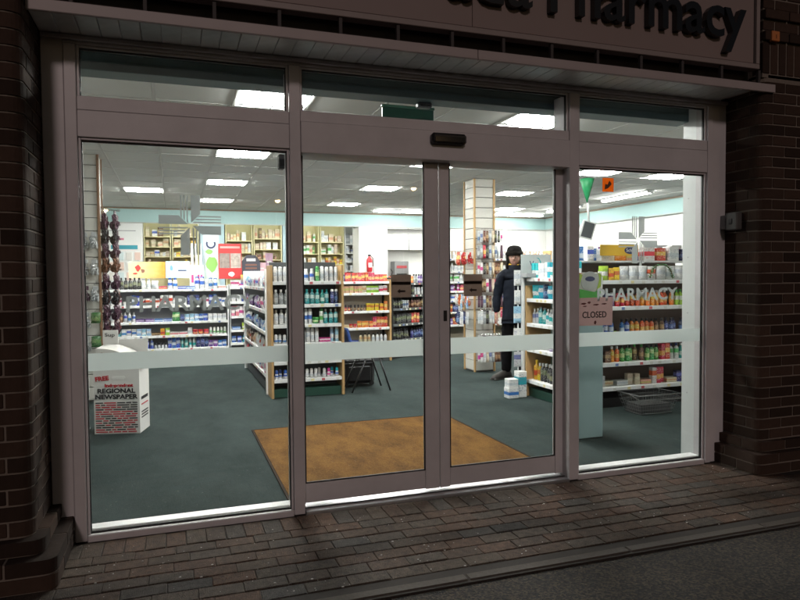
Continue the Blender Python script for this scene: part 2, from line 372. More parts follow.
# grey key box with conduit on the right pier
kb = empty('key_box', (3.93, -.06, 1.74)); tag(kb, 'small grey metal box fixed between window frame and right pier', 'box')
box('housing', kb, -.055, .0, -.09, .02, 0, .13, plain('weathered_grey_box', (.075, .072, .07), .5, noise=.15), .008)
box('bracket', kb, -.045, 0, .024, .07, .012, .115, grey_m, .004)
box('latch', kb, -.062, -.055, -.05, -.02, .045, .085, dark_m, .002)

# ================================================================== SHOPFRONT
sf = empty('shop_window_frame', (0, 0, 0)); tag(sf, 'white aluminium shopfront frame with transom, mullions and glazed side panes', 'shopfront')
YF, YB = 0.0, 0.12
box('corner_post', sf, -.628, -.522, .012, YB, 0, 2.70, frame_m)
box('jamb', sf, -.520, -.462, YF, YB, 0, 2.655, frame_m)
box('mullion', sf, .661, .725, YF, .20, 0, 2.655, frame_m)
box('mullion', sf, 2.565, 2.640, YF, .20, 0, 2.655, frame_m)
box('jamb', sf, 3.752, 3.800, YF, YB, 0, 2.655, frame_m)
box('corner_post', sf, 3.802, 3.934, .012, YB, 0, 2.70, frame_m)
box('head_rail', sf, -.521, 3.801, YF+.004, YB, 2.657, 2.672, frame_m)
box('head_rail', sf, -.625, 3.93, -.012, YB, 2.674, 2.698, frame_m)
for a, b, z0, z1 in ((-.462, .661, 2.172, 2.388), (2.640, 3.752, 2.170, 2.405)):
    box('transom', sf, a+.001, b-.001, YF+.003, YB, z0, z1-.075, frame_m)
    box('transom', sf, a+.001, b-.001, YF+.006, YB, z1-.0735, z1, frame_m)
dh = box('door_header', sf, .727, 2.563, -.008, .22, 2.150, 2.332, frame_m)
box('transom', sf, .727, 2.563, YF+.005, .2, 2.334, 2.398, frame_m)
sill_m = plain('white_sill', (.80, .80, .80), .35)
for a, b in ((-.461, .660), (2.641, 3.751)):
    box('bottom_rail', sf, a, b, YF+.004, .036, -.01, .030, frame_m, .004)
    box('inner_sill', sf, a, b, .060, .150, -.01, .045, sill_m, .004)
    box('glazing_gasket', sf, a, b, .0385, .0575, .0, .040, gasket_m, 0)
gl = []
for a, b, z0, z1 in ((-.461, .660, .030, 2.171), (2.641, 3.751, .030, 2.169), (-.461, .660, 2.389, 2.656), (.726, 2.564, 2.399, 2.656), (2.641, 3.751, 2.406, 2.656)):
    box('glass_pane', sf, a+.002, b-.002, .044, .052, z0+.002, z1-.002, glass_m, 0)
    for q_ in ((a+.001, a+.014, z0, z1), (b-.014, b-.001, z0, z1), (a+.0145, b-.0145, z1-.013, z1-.001)): box('glazing_bead', sf, q_[0], q_[1], .016, .0285, q_[2], q_[3], frame_m, .003)
    t_ = .019
    box('pane_gasket', sf, a+.0005, a+t_, .030, .0435, z0, z1, gasket_m, 0); box('pane_gasket', sf, b-t_, b-.0005, .030, .0435, z0, z1, gasket_m, 0)
    box('pane_gasket', sf, a+t_, b-t_, .030, .0435, z1-t_-.002, z1-.0005, gasket_m, 0)
# sliding leaves
def door_leaf(label, x0, x1, ml, mr):
    y0, y1 = .085, .125
    d = empty('sliding_door', ((x0+x1)/2, y0, 0)); tag(d, label, 'door', 'automatic sliding door leaves'); d.location = (0, 0, 0)
    box('stile', d, x0, x0+ml, y0, y1, .03, 2.20, frame_m); box('stile', d, x1-mr, x1, y0, y1, .03, 2.20, frame_m)
    box('bottom_rail', d, x0+ml+.001, x1-mr-.001, y0+.002, y1-.002, .036, .155, frame_m)
    box('top_rail', d, x0+ml+.001, x1-mr-.001, y0+.002, y1-.002, 2.165, 2.20, frame_m)
    box('glass_pane', d, x0+ml-.002, x1-mr+.002, .101, .109, .153, 2.167, glass_m, 0)
    g_ = .007
    box('gasket', d, x0+ml, x0+ml+g_, .0875, .1005, .155, 2.165, gasket_m, 0); box('gasket', d, x1-mr-g_, x1-mr, .0875, .1005, .155, 2.165, gasket_m, 0)
    box('gasket', d, x0+ml+g_, x1-mr-g_, .0875, .1005, .155, .163, gasket_m, 0)
    box('frosted_band', d, x0+ml+g_, x1-mr-g_, .0990, .1004, .905, 1.012, frost_m, 0)
    return d
d1 = door_leaf('left sliding glass door leaf beside the wide left window', .690, 1.632, .055, .098)
d2 = door_leaf('right sliding glass door leaf with dark lock plate', 1.638, 2.600, .070, .092)
lk = box('lock_plate', d2, 1.664, 1.688, .0790, .0848, 1.125, 1.195, dark_m, .003)
stk_m = filmmat('dark_brown_sticker', (.26, .215, .19), 0.0)
stk2 = filmmat('black_sticker_print', (.10, .08, .07), 0.0)
for d, x, nm in ((d1, 1.31, 'left'), (d2, 1.815, 'right')):
    s_ = box('warning_sticker', None, x, x+.135, .0970, .0985, 1.285, 1.430, stk_m, 0)
    tag(s_, 'dark square warning sticker on the %s sliding door glass' % nm, 'sticker', 'door warning stickers')
    box('stripe', s_, x+.003, x+.132, .0958, .0968, 1.365, 1.385, stk2, 0)
    s2 = plate_mesh([(x+.04, 1.325), (x+.06, 1.340), (x+.06, 1.331), (x+.095, 1.331), (x+.095, 1.319), (x+.06, 1.319), (x+.06, 1.310)], .001, .0958); link('arrow', s2, stk2, s_)
# frosted bands on the fixed panes
for a, b, nm in ((-.453, .652, 'left'), (2.649, 3.743, 'right')):
    f_ = box('frosted_band', None, a, b, .0425, .0434, .918, 1.014, frost_m, 0); tag(f_, 'pale frosted safety band across the %s window pane' % nm, 'window film')
# threshold
th = box('door_threshold', None, .728, 2.562, -.012, .20, -.02, .016, alu_m, .004); tag(th, 'bare aluminium threshold strip under the sliding doors', 'threshold')
for y in (.045, .15): box('track_groove', th, .73, 2.56, y, y+.010, .0165, .019, dark_m, 0)
# sensor over the doors
se = empty('door_sensor', (1.655, -.009, 2.225)); tag(se, 'black motion sensor box over the sliding doors', 'sensor')
box('housing', se, -.118, .118, -.05, 0, .022, .088, dark_m, .014)
box('lens', se, -.10, .10, -.0535, -.0505, .032, .064, plain('smoked_lens', (.004, .004, .005), .12), .001)
# etched crosses and PHARMACY lettering
def etched_cross(cx, cz, nm):
    root = empty('etched_cross', (cx, .043, cz)); tag(root, 'grey etched cross of bars and stripes on the %s window pane' % nm, 'window graphic', 'etched pharmacy graphics')
    A, h = .168, .054
    def poly(pts, rot):
        q = []
        for x, z in pts:
            for _ in range(rot): x, z = z, -x
            q.append((x, z))
        link('etched_bar', plate_mesh(q, .0009, -.0008), etch_m, root)
    for k in range(4):       # top, right, bottom, left
        poly([(.004, .012), (h, .062), (h, A), (.004, A)], k)
        for i in range(3):
            x = -.012-i*.0165
            poly([(x-.008, A), (x-.008, .020+i*.014), (x, .010+i*.014), (x, A)], k)
etched_cross(.10, 1.718, 'left'); etched_cross(3.166, 1.668, 'right')
for x0, z, nm in ((-.245, 1.236, 'left'), (2.820, 1.238, 'right')):
    t_ = text('etched_lettering', None, 'PHARMACY', etch_m, .088, (x0, .0430, z), .70, extrude=.0004, offset=.003)
    tag(t_, 'etched PHARMACY lettering on the %s window pane' % nm, 'lettering', 'etched pharmacy graphics')
# closed notice and orange sticker
pp = filmmat('pale_paper', (.44, .35, .34), 0.0)
cn = link('closed_notice', plate_mesh([(2.667, 1.064), (2.955, 1.060), (2.960, 1.262), (2.664, 1.258)], .001, .0540), pp); tag(cn, 'handwritten paper notice reading CLOSED taped inside right window pane', 'notice')
rp = plain('notice_red_ink', (.10, .02, .016), .7)
text('handwriting', cn, 'CLOSED', plain('notice_ink', (.012, .010, .010), .7), .046, (2.705, .0528, 1.118), .20, offset=.0008)
for (x, z, a, b) in ((2.69, 1.215, .05, .010), (2.745, 1.222, .03, .012), (2.79, 1.207, .055, .008), (2.86, 1.212, .05, .007), (2.705, 1.198, .04, .006), (2.80, 1.078, .022, .020)):
    link('scribble', plate_mesh([(x, z), (x+a*.6, z-b*.5), (x+a, z+b*.4), (x+a*.7, z+b), (x+a*.2, z+b*.8)], .0006, .0530), rp, cn)
os_ = box('orange_sticker', None, 2.868, 2.962, .0535, .0545, 2.005, 2.102, filmmat('orange_sticker', (.75, .28, .03), 0.0), 0); tag(os_, 'small orange square sticker high on the right window pane', 'sticker')
link('mark', plate_mesh([(2.885, 2.02), (2.915, 2.03), (2.945, 2.06), (2.925, 2.085), (2.91, 2.055), (2.89, 2.06)], .0006, .0526), plain('sticker_brown', (.15, .05, .01), .6), os_)

# soffit, fascia board and sign
soff = empty('soffit', (0, 0, 2.70)); tag(soff, 'grey boarded soffit under the sign above the shop window', 'soffit')
sof_m = plain('grey_soffit_board', (.52, .52, .51), .30, vary=.10, noise=.25, scale=12, spec=.6)
bm = bmesh.new(); bm_box(bm, 0, .097, -.292, .118, 0, .018, .003); spm = me_from(bm)
for i in range(46):
    x = -.628+i*.0995
    if x+.097 > 3.932: break
    link('soffit_board', spm, sof_m, soff, (x, 0, .0005))
fb_m = plain('cream_fascia', (.37, .32, .31), .5, noise=.12, scale=4)
fb = empty('fascia_board', (0, -.3, 2.70)); tag(fb, 'narrow cream fascia board running above the shop window', 'fascia')
box('board', fb, -.632, 1.72, -.022, 0, -.008, .048, fb_m); box('board', fb, 1.723, 4.035, -.022, 0, -.008, .048, fb_m)
box('ledge', fb, -.632, 3.932, .002, .30, .022, .036, fb_m)
for i in range(14): box('bracket', fb, -.45+i*.335, -.43+i*.335, .004, .03, .037, .145, plain('dull_bracket', (.045, .038, .036), .7), .002)
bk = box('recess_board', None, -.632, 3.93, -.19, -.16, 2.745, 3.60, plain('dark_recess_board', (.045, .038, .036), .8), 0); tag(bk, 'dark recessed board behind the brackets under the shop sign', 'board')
sg = empty('shop_sign', (0, -.30, 2.86)); tag(sg, 'long cream shop sign with dark raised lettering above the window', 'sign')
sgm = plain('cream_sign_panel', (.235, .18, .165), .55, noise=.07, scale=2.5)
for a, b in ((-.62, 1.700), (1.7025, 3.865)): box('panel', sg, a, b, .012, .05, .030, .80, sgm, .002)
trm = plain('dull_sign_trim', (.26, .215, .20), .5, noise=.15, scale=6)
box('bottom_trim', sg, -.63, 3.905, -.006, .07, -.012, .022, trm); box('end_trim', sg, 3.875, 3.905, -.006, .07, .023, .80, trm); box('top_trim', sg, -.63, 3.905, -.006, .07, .801, .83, frame_m)
let_m = plain('black_sign_letters', (.008, .009, .010), .35)
for s_, x0, wd in (('ada', 1.525, .555), ('Pharmacy', 2.205, 1.545)):
    text('raised_letters', sg, s_, let_m, .305, (x0, -.012, .170), wd, extrude=.022, offset=.005)

# ================================================================== SHOP SHELL
def worn(name, c0, c1, s1, s2, bump, stretch=(1, 1, 1)):
    """trodden floor covering: two colours mixed by broad wear and fine pile"""
    m, t, b = newmat(name); b.inputs['Roughness'].default_value = .95; b.inputs['Specular IOR Level'].default_value = .15
    tc = N(t, 'ShaderNodeTexCoord'); mp = N(t, 'ShaderNodeMapping'); mp.inputs['Scale'].default_value = stretch; t.links.new(tc.outputs['Object'], mp.inputs[0])
    a = N(t, 'ShaderNodeTexNoise', Scale=s1, Detail=6.0, Roughness=.65); f = N(t, 'ShaderNodeTexNoise', Scale=s2, Detail=3.0)
    t.links.new(mp.outputs[0], a.inputs['Vector']); t.links.new(tc.outputs['Object'], f.inputs['Vector'])
    ad = N(t, 'ShaderNodeMath', operation='MULTIPLY_ADD'); ad.inputs[1].default_value = .55; t.links.new(f.outputs['Fac'], ad.inputs[0]); t.links.new(a.outputs['Fac'], ad.inputs[2])
    cr = N(t, 'ShaderNodeValToRGB'); cr.color_ramp.elements[0].position = .58; cr.color_ramp.elements[1].position = .98; cr.color_ramp.elements[0].color = (*c0, 1); cr.color_ramp.elements[1].color = (*c1, 1)
    t.links.new(ad.outputs[0], cr.inputs[0]); t.links.new(cr.outputs[0], b.inputs['Base Color'])
    bp = N(t, 'ShaderNodeBump', Strength=bump, Distance=.004); t.links.new(f.outputs['Fac'], bp.inputs['Height']); t.links.new(bp.outputs[0], b.inputs['Normal'])
    MATS[name] = m; return m
carpet_m = worn('grey_green_carpet', (.0135, .0215, .0208), (.031, .044, .0428), 2.2, 130, .5, (1, .55, 1))
X0, X1, Y1, ZC = -2.5, 8.75, 10.34, 2.84
fl = box('floor', None, X0, X1, .20, 12.0, -.05, -.002, carpet_m, 0); tag(fl, kind='structure')
sub = box('floor_edge', None, -.62, 3.93, .152, .199, -.05, -.004, carpet_m, 0); tag(sub, kind='structure')
mat_m = worn('coir_matting', (.060, .025, .0045), (.160, .078, .016), 2.6, 90, .9, (1.6, .8, 1))
mt = empty('entrance_mat', (1.64, 1.25, 0)); tag(mt, 'large orange brown coir mat inside the sliding doors', 'mat')
box('coir', mt, -.955, .955, -1.03, 1.03, -.001, .006, mat_m, 0)
for a in ((-.975, -.957, -1.05, 1.05), (.957, .975, -1.05, 1.05), (-.956, .956, -1.05, -1.032), (-.956, .956, 1.032, 1.05)): box('edge_strip', mt, a[0], a[1], a[2], a[3], -.001, .007, plain('brown_mat_edge', (.018, .010, .006), .8, spec=.1), 0)
# ceiling: tiles in a 0.6 m grid
ceil = box('ceiling', None, X0, X1, .205, 12.0, ZC+.10, ZC+.16, white_m, 0); tag(ceil, kind='structure')
tile_m = plain('ceiling_tile', (.84, .85, .82), .9, vary=.02, noise=.06, scale=60)
tbar_m = plain('ceiling_tee', (.72, .72, .70), .6)
tiles = {}
bm = bmesh.new(); bm_box(bm, -.2875, .2875, -.2875, .2875, 0, .016, .003); tlm = me_from(bm)
LIGHTS = [(.79, 1.45), (3.19, 1.45), (.79, 3.85), (3.19, 3.85), (5.59, 3.85), (6.79, 3.85), (.79, 6.25), (3.19, 6.25), (5.59, 6.25), (.79, 8.65), (3.19, 8.65), (6.79, 8.65), (-.41, 7.45)]
GX, GY = .79-.3-.6*5, .55
for i in range(19):
    for j in range(17):
        x = GX+.3+i*.6; y = GY+.3+j*.6
        if x > X1 or y > 10.4: continue
        if any(abs(lx-x) < .1 and abs(ly-y) < .1 for lx, ly in LIGHTS): continue
        link('ceiling_tile', tlm, tile_m, ceil, (x, y, ZC+random.uniform(0, .002)))
box('ceiling_margin', ceil, X0+.01, X1-.01, GY+9.6+.013, 10.278, ZC+.001, ZC+.02, tile_m, 0)
box('ceiling_margin', ceil, X0+.01, X1-.01, .206, GY-.013, ZC+.001, ZC+.02, tile_m, 0)
for i in range(1, 19):
    x = GX+i*.6
    box('ceiling_tee', ceil, x-.012, x+.012, GY, 10.5, ZC-.003, ZC+.03, tbar_m, 0)
for j in range(17):
    y = GY+j*.6
    for i in range(1, 18):       # short cross tees between the runners
        if j in (0, 16) or not any(abs(lx-(GX+.3+i*.6)) < .1 and (abs(ly-.3-y) < .05 or abs(ly+.3-y) < .05) for lx, ly in LIGHTS):
            box('ceiling_tee', ceil, GX+i*.6+.0125, GX+i*.6+.5875, y-.012, y+.012, ZC-.0015, ZC+.028, tbar_m, 0)
# fluorescent fittings
lamp_m = emitmat('fluorescent_diffuser', (1.0, .98, .93), LAMP*.42)
lamp_t = emitmat('fluorescent_tube', (1.0, .98, .93), LAMP*1.6)
lamp_d = emitmat('dim_fluorescent_tube', (1.0, .96, .86), LAMP*.10)
louv_m = plain('louvre_metal', (.42, .43, .44), .4, .3)
def troffer(x, y, i):
    # snap to the tile grid the ceiling leaves open
    t = empty('ceiling_light', (x, y, ZC)); tag(t, None, 'ceiling light', 'recessed ceiling lights')
    for a in ((-.30, .30, -.30, -.278), (-.30, .30, .278, .30), (-.30, -.278, -.277, .277), (.278, .30, -.277, .277)): box('frame', t, a[0], a[1], a[2], a[3], -.008, .055, white_m, .002)
    box('tray', t, -.277, .277, -.277, .277, .002, .008, plain('grey_tray', (.45, .46, .46), .5), 0)
    for yy in (-.115, .0, .115): box('tube', t, -.24, .24, yy-.027, yy+.027, -.020, -.002, lamp_t, .009)
    for xx in (-.12, 0, .12): box('louvre_blade', t, xx-.005, xx+.005, -.25, .25, -.027, -.0215, louv_m, 0)
    for yy in (-.0575, .0575): box('louvre_blade', t, -.25, .25, yy-.010, yy+.010, -.0265, -.0212, louv_m, 0)
    return t
cols = {.79: 'left window row', 3.19: 'row over the doors', 5.59: 'row right of the column', 6.79: 'row by the right wall', -.41: 'far left corner', -1.61: 'row by the left wall'}
near = {1.45: 'nearest the glass', 3.85: 'second from the glass', 6.25: 'third from the glass', 8.65: 'farthest from the glass', 7.45: 'alone by the back wall'}
for i, (x, y) in enumerate(LIGHTS):
    t = troffer(x, y, i); t['label'] = 'square recessed ceiling light in the %s, %s' % (cols[x], near[y])
# linear fittings washing the back and right walls
def strip(x0, y0, x1, y1, label, dz=0.0):
    L = math.hypot(x1-x0, y1-y0); t = empty('strip_light', (x0, y0, ZC+dz), math.atan2(y1-y0, x1-x0)); tag(t, label, 'strip light')
    box('housing', t, 0, L, -.07, .07, -.022, -.004, white_m, .004)
    box('tube', t, .03, L-.03, -.05, .05, -.052, -.023, lamp_d if dz else lamp_m, .012)
    for x in (0.0, L-.028): box('end_cap', t, x, x+.028, -.06, .06, -.055, -.0225, white_m, .004)
strip(4.0, 9.45, 5.35, 9.45, 'long strip light before the white back wall, left of the column')
strip(6.75, 9.55, 8.2, 9.55, 'long strip light before the back wall, right of the column')
strip(-.50, 10.62, 1.55, 10.62, 'strip light behind the frieze over the left dispensary shelves', .085); strip(1.65, 10.62, 3.75, 10.62, 'strip light behind the frieze over the right dispensary shelves', .085)
strip(7.62, 5.2, 7.70, 6.6, 'long strip light along the right wall seen through right pane')
strip(7.75, 7.4, 7.82, 8.7, 'farther strip light along the right wall above the person')
# walls
wallw = plain('white_wall', (.82, .82, .80), .6, noise=.02, scale=2)
def swall(name, *a): o = box(name, None, *a, 0); tag(o, kind='structure'); return o
swall('wall_back', X0, X1, 12.0, 12.1, 0, ZC+.1, wallw)
swall('wall_left', X0-.1, X0, .2, 12.1, 0, ZC+.1, wallw)
swall('wall_right', X1, X1+.1, .2, 12.1, 0, ZC+.1, wallw)
swall('wall_front_left', X0-.1, -.63, .121, .199, 0, 3.2, wallw)
swall('wall_front_right', 3.80, X1+.1, .121, .2, 0, 3.2, wallw)
swall('wall_front_top', -.628, 3.798, .121, .199, 2.70, 3.2, wallw)
rv = box('window_reveal', None, 3.762, 3.799, .1215, .26, 0, 2.70, plain('pale_grey_reveal', (.62, .65, .64), .5), .002); tag(rv, 'pale grey board lining the right end of the shop window', 'reveal')
for z in (.5, .95, 1.12, 1.55, 2.0): link('screw', lathe_mesh([(.004, 0), (.004, .002), (.002, .003)], 8), grey_m, rv, (3.7615, .2, z)).rotation_euler = (0, R(-90), 0)
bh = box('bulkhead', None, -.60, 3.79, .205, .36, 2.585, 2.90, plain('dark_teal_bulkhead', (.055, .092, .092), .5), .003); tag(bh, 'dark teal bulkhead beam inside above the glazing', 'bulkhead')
tb = box('teal_frieze', None, X0, X1, 10.28, 10.34, 2.54, ZC+.099, teal_m, .003); tag(tb, 'pale teal frieze along the top of the back wall', 'frieze')
box('trim', tb, X0, X1, 10.262, 10.279, ZC-.035, ZC-.004, plain('brown_coving', (.23, .17, .12), .6), 0)
box('trim', tb, X0, X1, 10.262, 10.279, 2.526, 2.545, plain('grey_coving', (.5, .52, .5), .6), 0)
tr_ = box('teal_frieze', None, X1-.05, X1-.001, .21, 10.26, 2.54, ZC-.001, teal_m, .003); tag(tr_, 'pale teal frieze along the top of the right wall', 'frieze')
box('trim', tr_, X1-.066, X1-.051, .21, 10.25, ZC-.035, ZC-.004, MATS['brown_coving'], 0)
box('trim', tr_, X1-.066, X1-.051, .21, 10.25, 2.526, 2.545, MATS['grey_coving'], 0)
# exit sign inside over the doors
ex = empty('exit_sign', (1.615, .60, 2.535)); tag(ex, 'dark green hanging exit sign over the sliding doors', 'sign')
box('face', ex, -.195, .195, -.012, .012, 0, .082, plain('exit_green', (.006, .05, .026), .35), .003)
box('top_rail', ex, -.2, .2, -.018, .018, .083, .10, plain('exit_green_rail', (.03, .11, .065), .4), .003)
for x in (-.15, .15): tube('hanger', ex, [(x, 0, .1), (x, 0, .302)], .003, grey_m, 6)
sm = empty('ceiling_sensor', (1.62, .30, 2.548)); tag(sm, 'small dark sensor under the bulkhead above the doors', 'sensor')
box('housing', sm, -.05, .05, -.03, .03, 0, .036, dark_m, .008); box('lens', sm, -.035, .035, -.031, -.0302, .006, .022, MATS['smoked_lens'], 0)

# ================================================================== STOCK: shared meshes and packaging prints
W, K = (.80, .80, .79), (.02, .02, .025)
PAL = {  # name: (base, accent, ink)
 'white': (W, (.62, .66, .70), (.25, .3, .4)), 'white_blue': (W, (.05, .16, .50), (.08, .12, .35)), 'white_teal': (W, (.03, .40, .42), (.1, .2, .3)),
 'white_pink': (W, (.62, .08, .28), (.3, .1, .2)), 'white_red': (W, (.60, .04, .05), (.5, .05, .05)), 'white_green': (W, (.10, .42, .10), (.1, .3, .1)),
 'blue': ((.03, .10, .40), (.60, .66, .75), (.7, .75, .8)), 'pale_blue': ((.35, .55, .75), W, (.05, .1, .35)), 'navy': ((.015, .025, .11), (.10, .16, .4), (.6, .6, .65)),
 'teal': ((.02, .30, .30), (.55, .70, .66), (.8, .85, .8)), 'turquoise': ((.02, .42, .52), W, (.02, .1, .2)), 'green': ((.05, .30, .06), (.55, .65, .3), (.85, .85, .7)),
 'lime': ((.35, .55, .06), W, (.1, .25, .05)), 'yellow': ((.75, .50, .04), (.55, .12, .03), (.15, .1, .1)), 'orange': ((.72, .17, .025), (.75, .5, .1), (.8, .75, .6)),
 'red': ((.50, .025, .03), (.75, .45, .10), (.8, .75, .7)), 'pink': ((.65, .22, .30), W, (.4, .05, .15)), 'magenta': ((.5, .03, .25), W, (.8, .7, .75)),
 'purple': ((.14, .05, .26), (.55, .5, .6), (.7, .7, .75)), 'moss': ((.03, .11, .03), (.09, .18, .05), (.3, .3, .2)), 'mauve': ((.07, .03, .05), (.12, .06, .09), (.2, .12, .16)), 'black': (K, (.14, .16, .08), (.5, .5, .45)), 'brown': ((.12, .05, .03), (.4, .25, .12), (.6, .55, .4)),
 'cream': ((.68, .60, .42), (.62, .35, .2), (.3, .15, .1)), 'beige': ((.60, .50, .38), (.7, .65, .5), (.3, .2, .15)), 'grey': ((.35, .37, .38), (.6, .62, .63), (.1, .1, .12)),
 'silver': ((.55, .57, .58), (.15, .2, .35), (.1, .1, .15)), 'peach': ((.72, .45, .30), (.55, .60, .2), (.5, .12, .06)),
}
def pm(c): return printed('print_'+c, *PAL[c])
def pc(c): return plain('cap_'+c, PAL[c][0], .35)
CW = {'white_blue': 'white and blue', 'white_teal': 'white and teal', 'white_pink': 'white and pink', 'white_red': 'white and red', 'white_green': 'white and green', 'pale_blue': 'pale blue'}
def cw(c): return CW.get(c, c)
def unit(bmf, smooth=False):
    bm = bmesh.new(); bmf(bm); return me_from(bm, smooth)
M_ = {}
M_['can'] = lathe_mesh([(.44, 0), (.5, .015), (.5, .80), (.40, .86)], 12); M_['can_cap'] = lathe_mesh([(.44, .80), (.44, .93), (.36, .985), (.15, 1.0)], 12)
M_['bottle'] = lathe_mesh([(.42, 0), (.5, .03), (.5, .60), (.42, .72), (.20, .80), (.18, .86)], 12); M_['bottle_cap'] = lathe_mesh([(.23, .83), (.24, .99), (.2, 1.0)], 10)
M_['squeeze'] = lathe_mesh([(.46, 0), (.5, .04), (.47, .55), (.36, .78), (.24, .84)], 12); M_['squeeze_cap'] = lathe_mesh([(.30, .82), (.33, .86), (.30, .985), (.24, 1.0)], 10)
M_['roll'] = lathe_mesh([(.36, 0), (.48, .05), (.5, .35), (.36, .56), (.36, .60)], 12); M_['roll_cap'] = lathe_mesh([(.40, .58), (.42, .64), (.40, .90), (.22, 1.0)], 12)
M_['jar'] = lathe_mesh([(.47, 0), (.5, .04), (.5, .62), (.45, .66)], 12); M_['jar_cap'] = lathe_mesh([(.5, .66), (.51, .70), (.51, .97), (.47, 1.0)], 12)
M_['carton'] = unit(lambda bm: bm_box(bm, -.5, .5, -.5, .5, 0, 1, .018))
def bm_tubepack(bm):
    n = 8; a = []; prof = [(.36, .36, 0), (.38, .38, .14), (.44, .40, .2), (.47, .30, .6), (.5, .05, .97), (.5, .04, 1.0)]; rs = []
    for rx, ry, z in prof: rs.append([bm.verts.new((rx*math.cos(2*math.pi*i/n), ry*math.sin(2*math.pi*i/n), z)) for i in range(n)])
    for p, q in zip(rs, rs[1:]):
        for i in range(n): bm.faces.new((p[i], p[(i+1) % n], q[(i+1) % n], q[i]))
    bm.faces.new(list(reversed(rs[0]))); bm.faces.new(rs[-1])
M_['tube'] = unit(bm_tubepack, True)
def bm_pouch(bm):
    nx, nz = 5, 6; g = {}
    for s in (-1, 1):
        for i in range(nx+1):
            for k in range(nz+1):
                u, v = i/nx, k/nz; b = (math.sin(math.pi*u)**.6 if 0 < u < 1 else 0)*(math.sin(math.pi*v)**.6 if 0 < v < 1 else 0)
                g[s, i, k] = bm.verts.new((u-.5+.03*math.sin(9*v), s*(.5*b+.015)+.04*math.sin(7*u+5*v), v))
        for i in range(nx):
            for k in range(nz):
                f = (g[s, i, k], g[s, i+1, k], g[s, i+1, k+1], g[s, i, k+1]); bm.faces.new(f if s < 0 else tuple(reversed(f)))
    bmesh.ops.remove_doubles(bm, verts=bm.verts[:], dist=.001)
M_['pouch'] = unit(bm_pouch, True)
def bm_trigger(bm):
    bm_box(bm, -.16, .40, -.14, .14, .82, .95, .03); bm_box(bm, -.42, -.16, -.10, .10, .86, .94, .02); bm_box(bm, -.30, -.20, -.08, .08, .68, .85, .02); bm_box(bm, -.12, .12, -.12, .12, .70, .83, .02)
M_['trigger_cap'] = unit(bm_trigger)
def bm_card(bm):     # header card with a hanging hole and a clear bubble
    bm_box(bm, -.5, .5, -.06, .06, 0, 1, .01); bm_box(bm, -.36, .36, -.5, -.06, .10, .62, .06)
M_['card'] = unit(bm_card)
def bm_bunch(bm):    # a bunch of hair bands hanging from a small header card
    bm_box(bm, -.22, .22, -.04, .04, .72, 1, .02); q = random.Random(9)
    for k in range(11):
        c = Vector((q.uniform(-.30, .30), q.uniform(-.28, .28), q.uniform(.12, .68))); ax = Matrix.Rotation(q.uniform(0, 3.1), 3, 'X') @ Matrix.Rotation(q.uniform(0, 3.1), 3, 'Y'); n = 8; rs = []
        for i in range(n):
            t = 2*math.pi*i/n; d = Vector((math.cos(t), math.sin(t), 0)); rs.append([bm.verts.new(c+ax @ (d*(.17+.055*math.cos(p))+Vector((0, 0, .055*math.sin(p))))) for p in (0, 2.1, 4.2)])
        for i in range(n):
            for j in range(3): bm.faces.new((rs[i][j], rs[(i+1) % n][j], rs[(i+1) % n][(j+1) % 3], rs[i][(j+1) % 3]))
M_['bunch'] = unit(bm_bunch)
KIND = {  # kind: (width, depth, height, object name, body part mesh, cap mesh, words, category)
 'can': (.052, .052, .195, 'spray_can', 'can', 'can_cap', 'spray can', 'spray can'), 'bottle': (.062, .062, .19, 'bottle', 'bottle', 'bottle_cap', 'bottle', 'bottle'),
 'squeeze': (.068, .045, .17, 'squeeze_bottle', 'squeeze', 'squeeze_cap', 'squeeze bottle', 'bottle'), 'roll': (.05, .05, .115, 'roll_on_bottle', 'roll', 'roll_cap', 'roll-on bottle', 'bottle'),
 'jar': (.07, .07, .07, 'jar', 'jar', 'jar_cap', 'jar', 'jar'), 'carton': (.075, .06, .13, 'carton', 'carton', None, 'carton', 'carton'), 'tall': (.065, .06, .19, 'carton', 'carton', None, 'tall carton', 'carton'),
 'flat': (.15, .10, .055, 'flat_box', 'carton', None, 'flat box', 'box'), 'tube': (.055, .05, .15, 'tube', 'tube', None, 'tube', 'tube'), 'pouch': (.13, .07, .17, 'pouch', 'pouch', None, 'soft pouch', 'pouch'),
 'spray': (.08, .06, .22, 'trigger_spray_bottle', 'bottle', 'trigger_cap', 'trigger spray bottle', 'bottle'), 'big': (.14, .12, .17, 'box', 'carton', None, 'box', 'box'),
 'card': (.075, .04, .15, 'hanging_card_pack', 'card', None, 'hanging card pack', 'pack'), 'slim': (.036, .03, .17, 'hanging_card_pack', 'card', None, 'slim hanging card pack', 'pack'),
 'bunch': (.085, .085, .13, 'hair_band_bunch', 'bunch', None, 'bunch of hair bands', 'hair bands'),
}
CAPW = {'white': 'white', 'black': 'black', 'blue': 'blue', 'grey': 'grey', 'pink': 'pink', 'navy': 'navy', 'green': 'green', 'teal': 'teal', 'red': 'red', 'yellow': 'yellow'}
def product(kind, col, loc, rz, label, group, cap=None, sc_=1.0, detail=True, hs=1.0):
    w_, d_, h_, name, mb, mc, words, cat = KIND[kind]
    o = link(name, M_[mb], pm(col) if kind != 'bunch' else pc(col), None, loc, rz+random.uniform(-.07, .07))
    k = sc_*random.uniform(.97, 1.03); o.scale = (w_*k, d_*k, h_*k*hs)
    tag(o, label, cat, group)
    if mc: link('cap' if mc != 'trigger_cap' else 'trigger_head', M_[mc], pc(cap or 'white'), o)
    return o
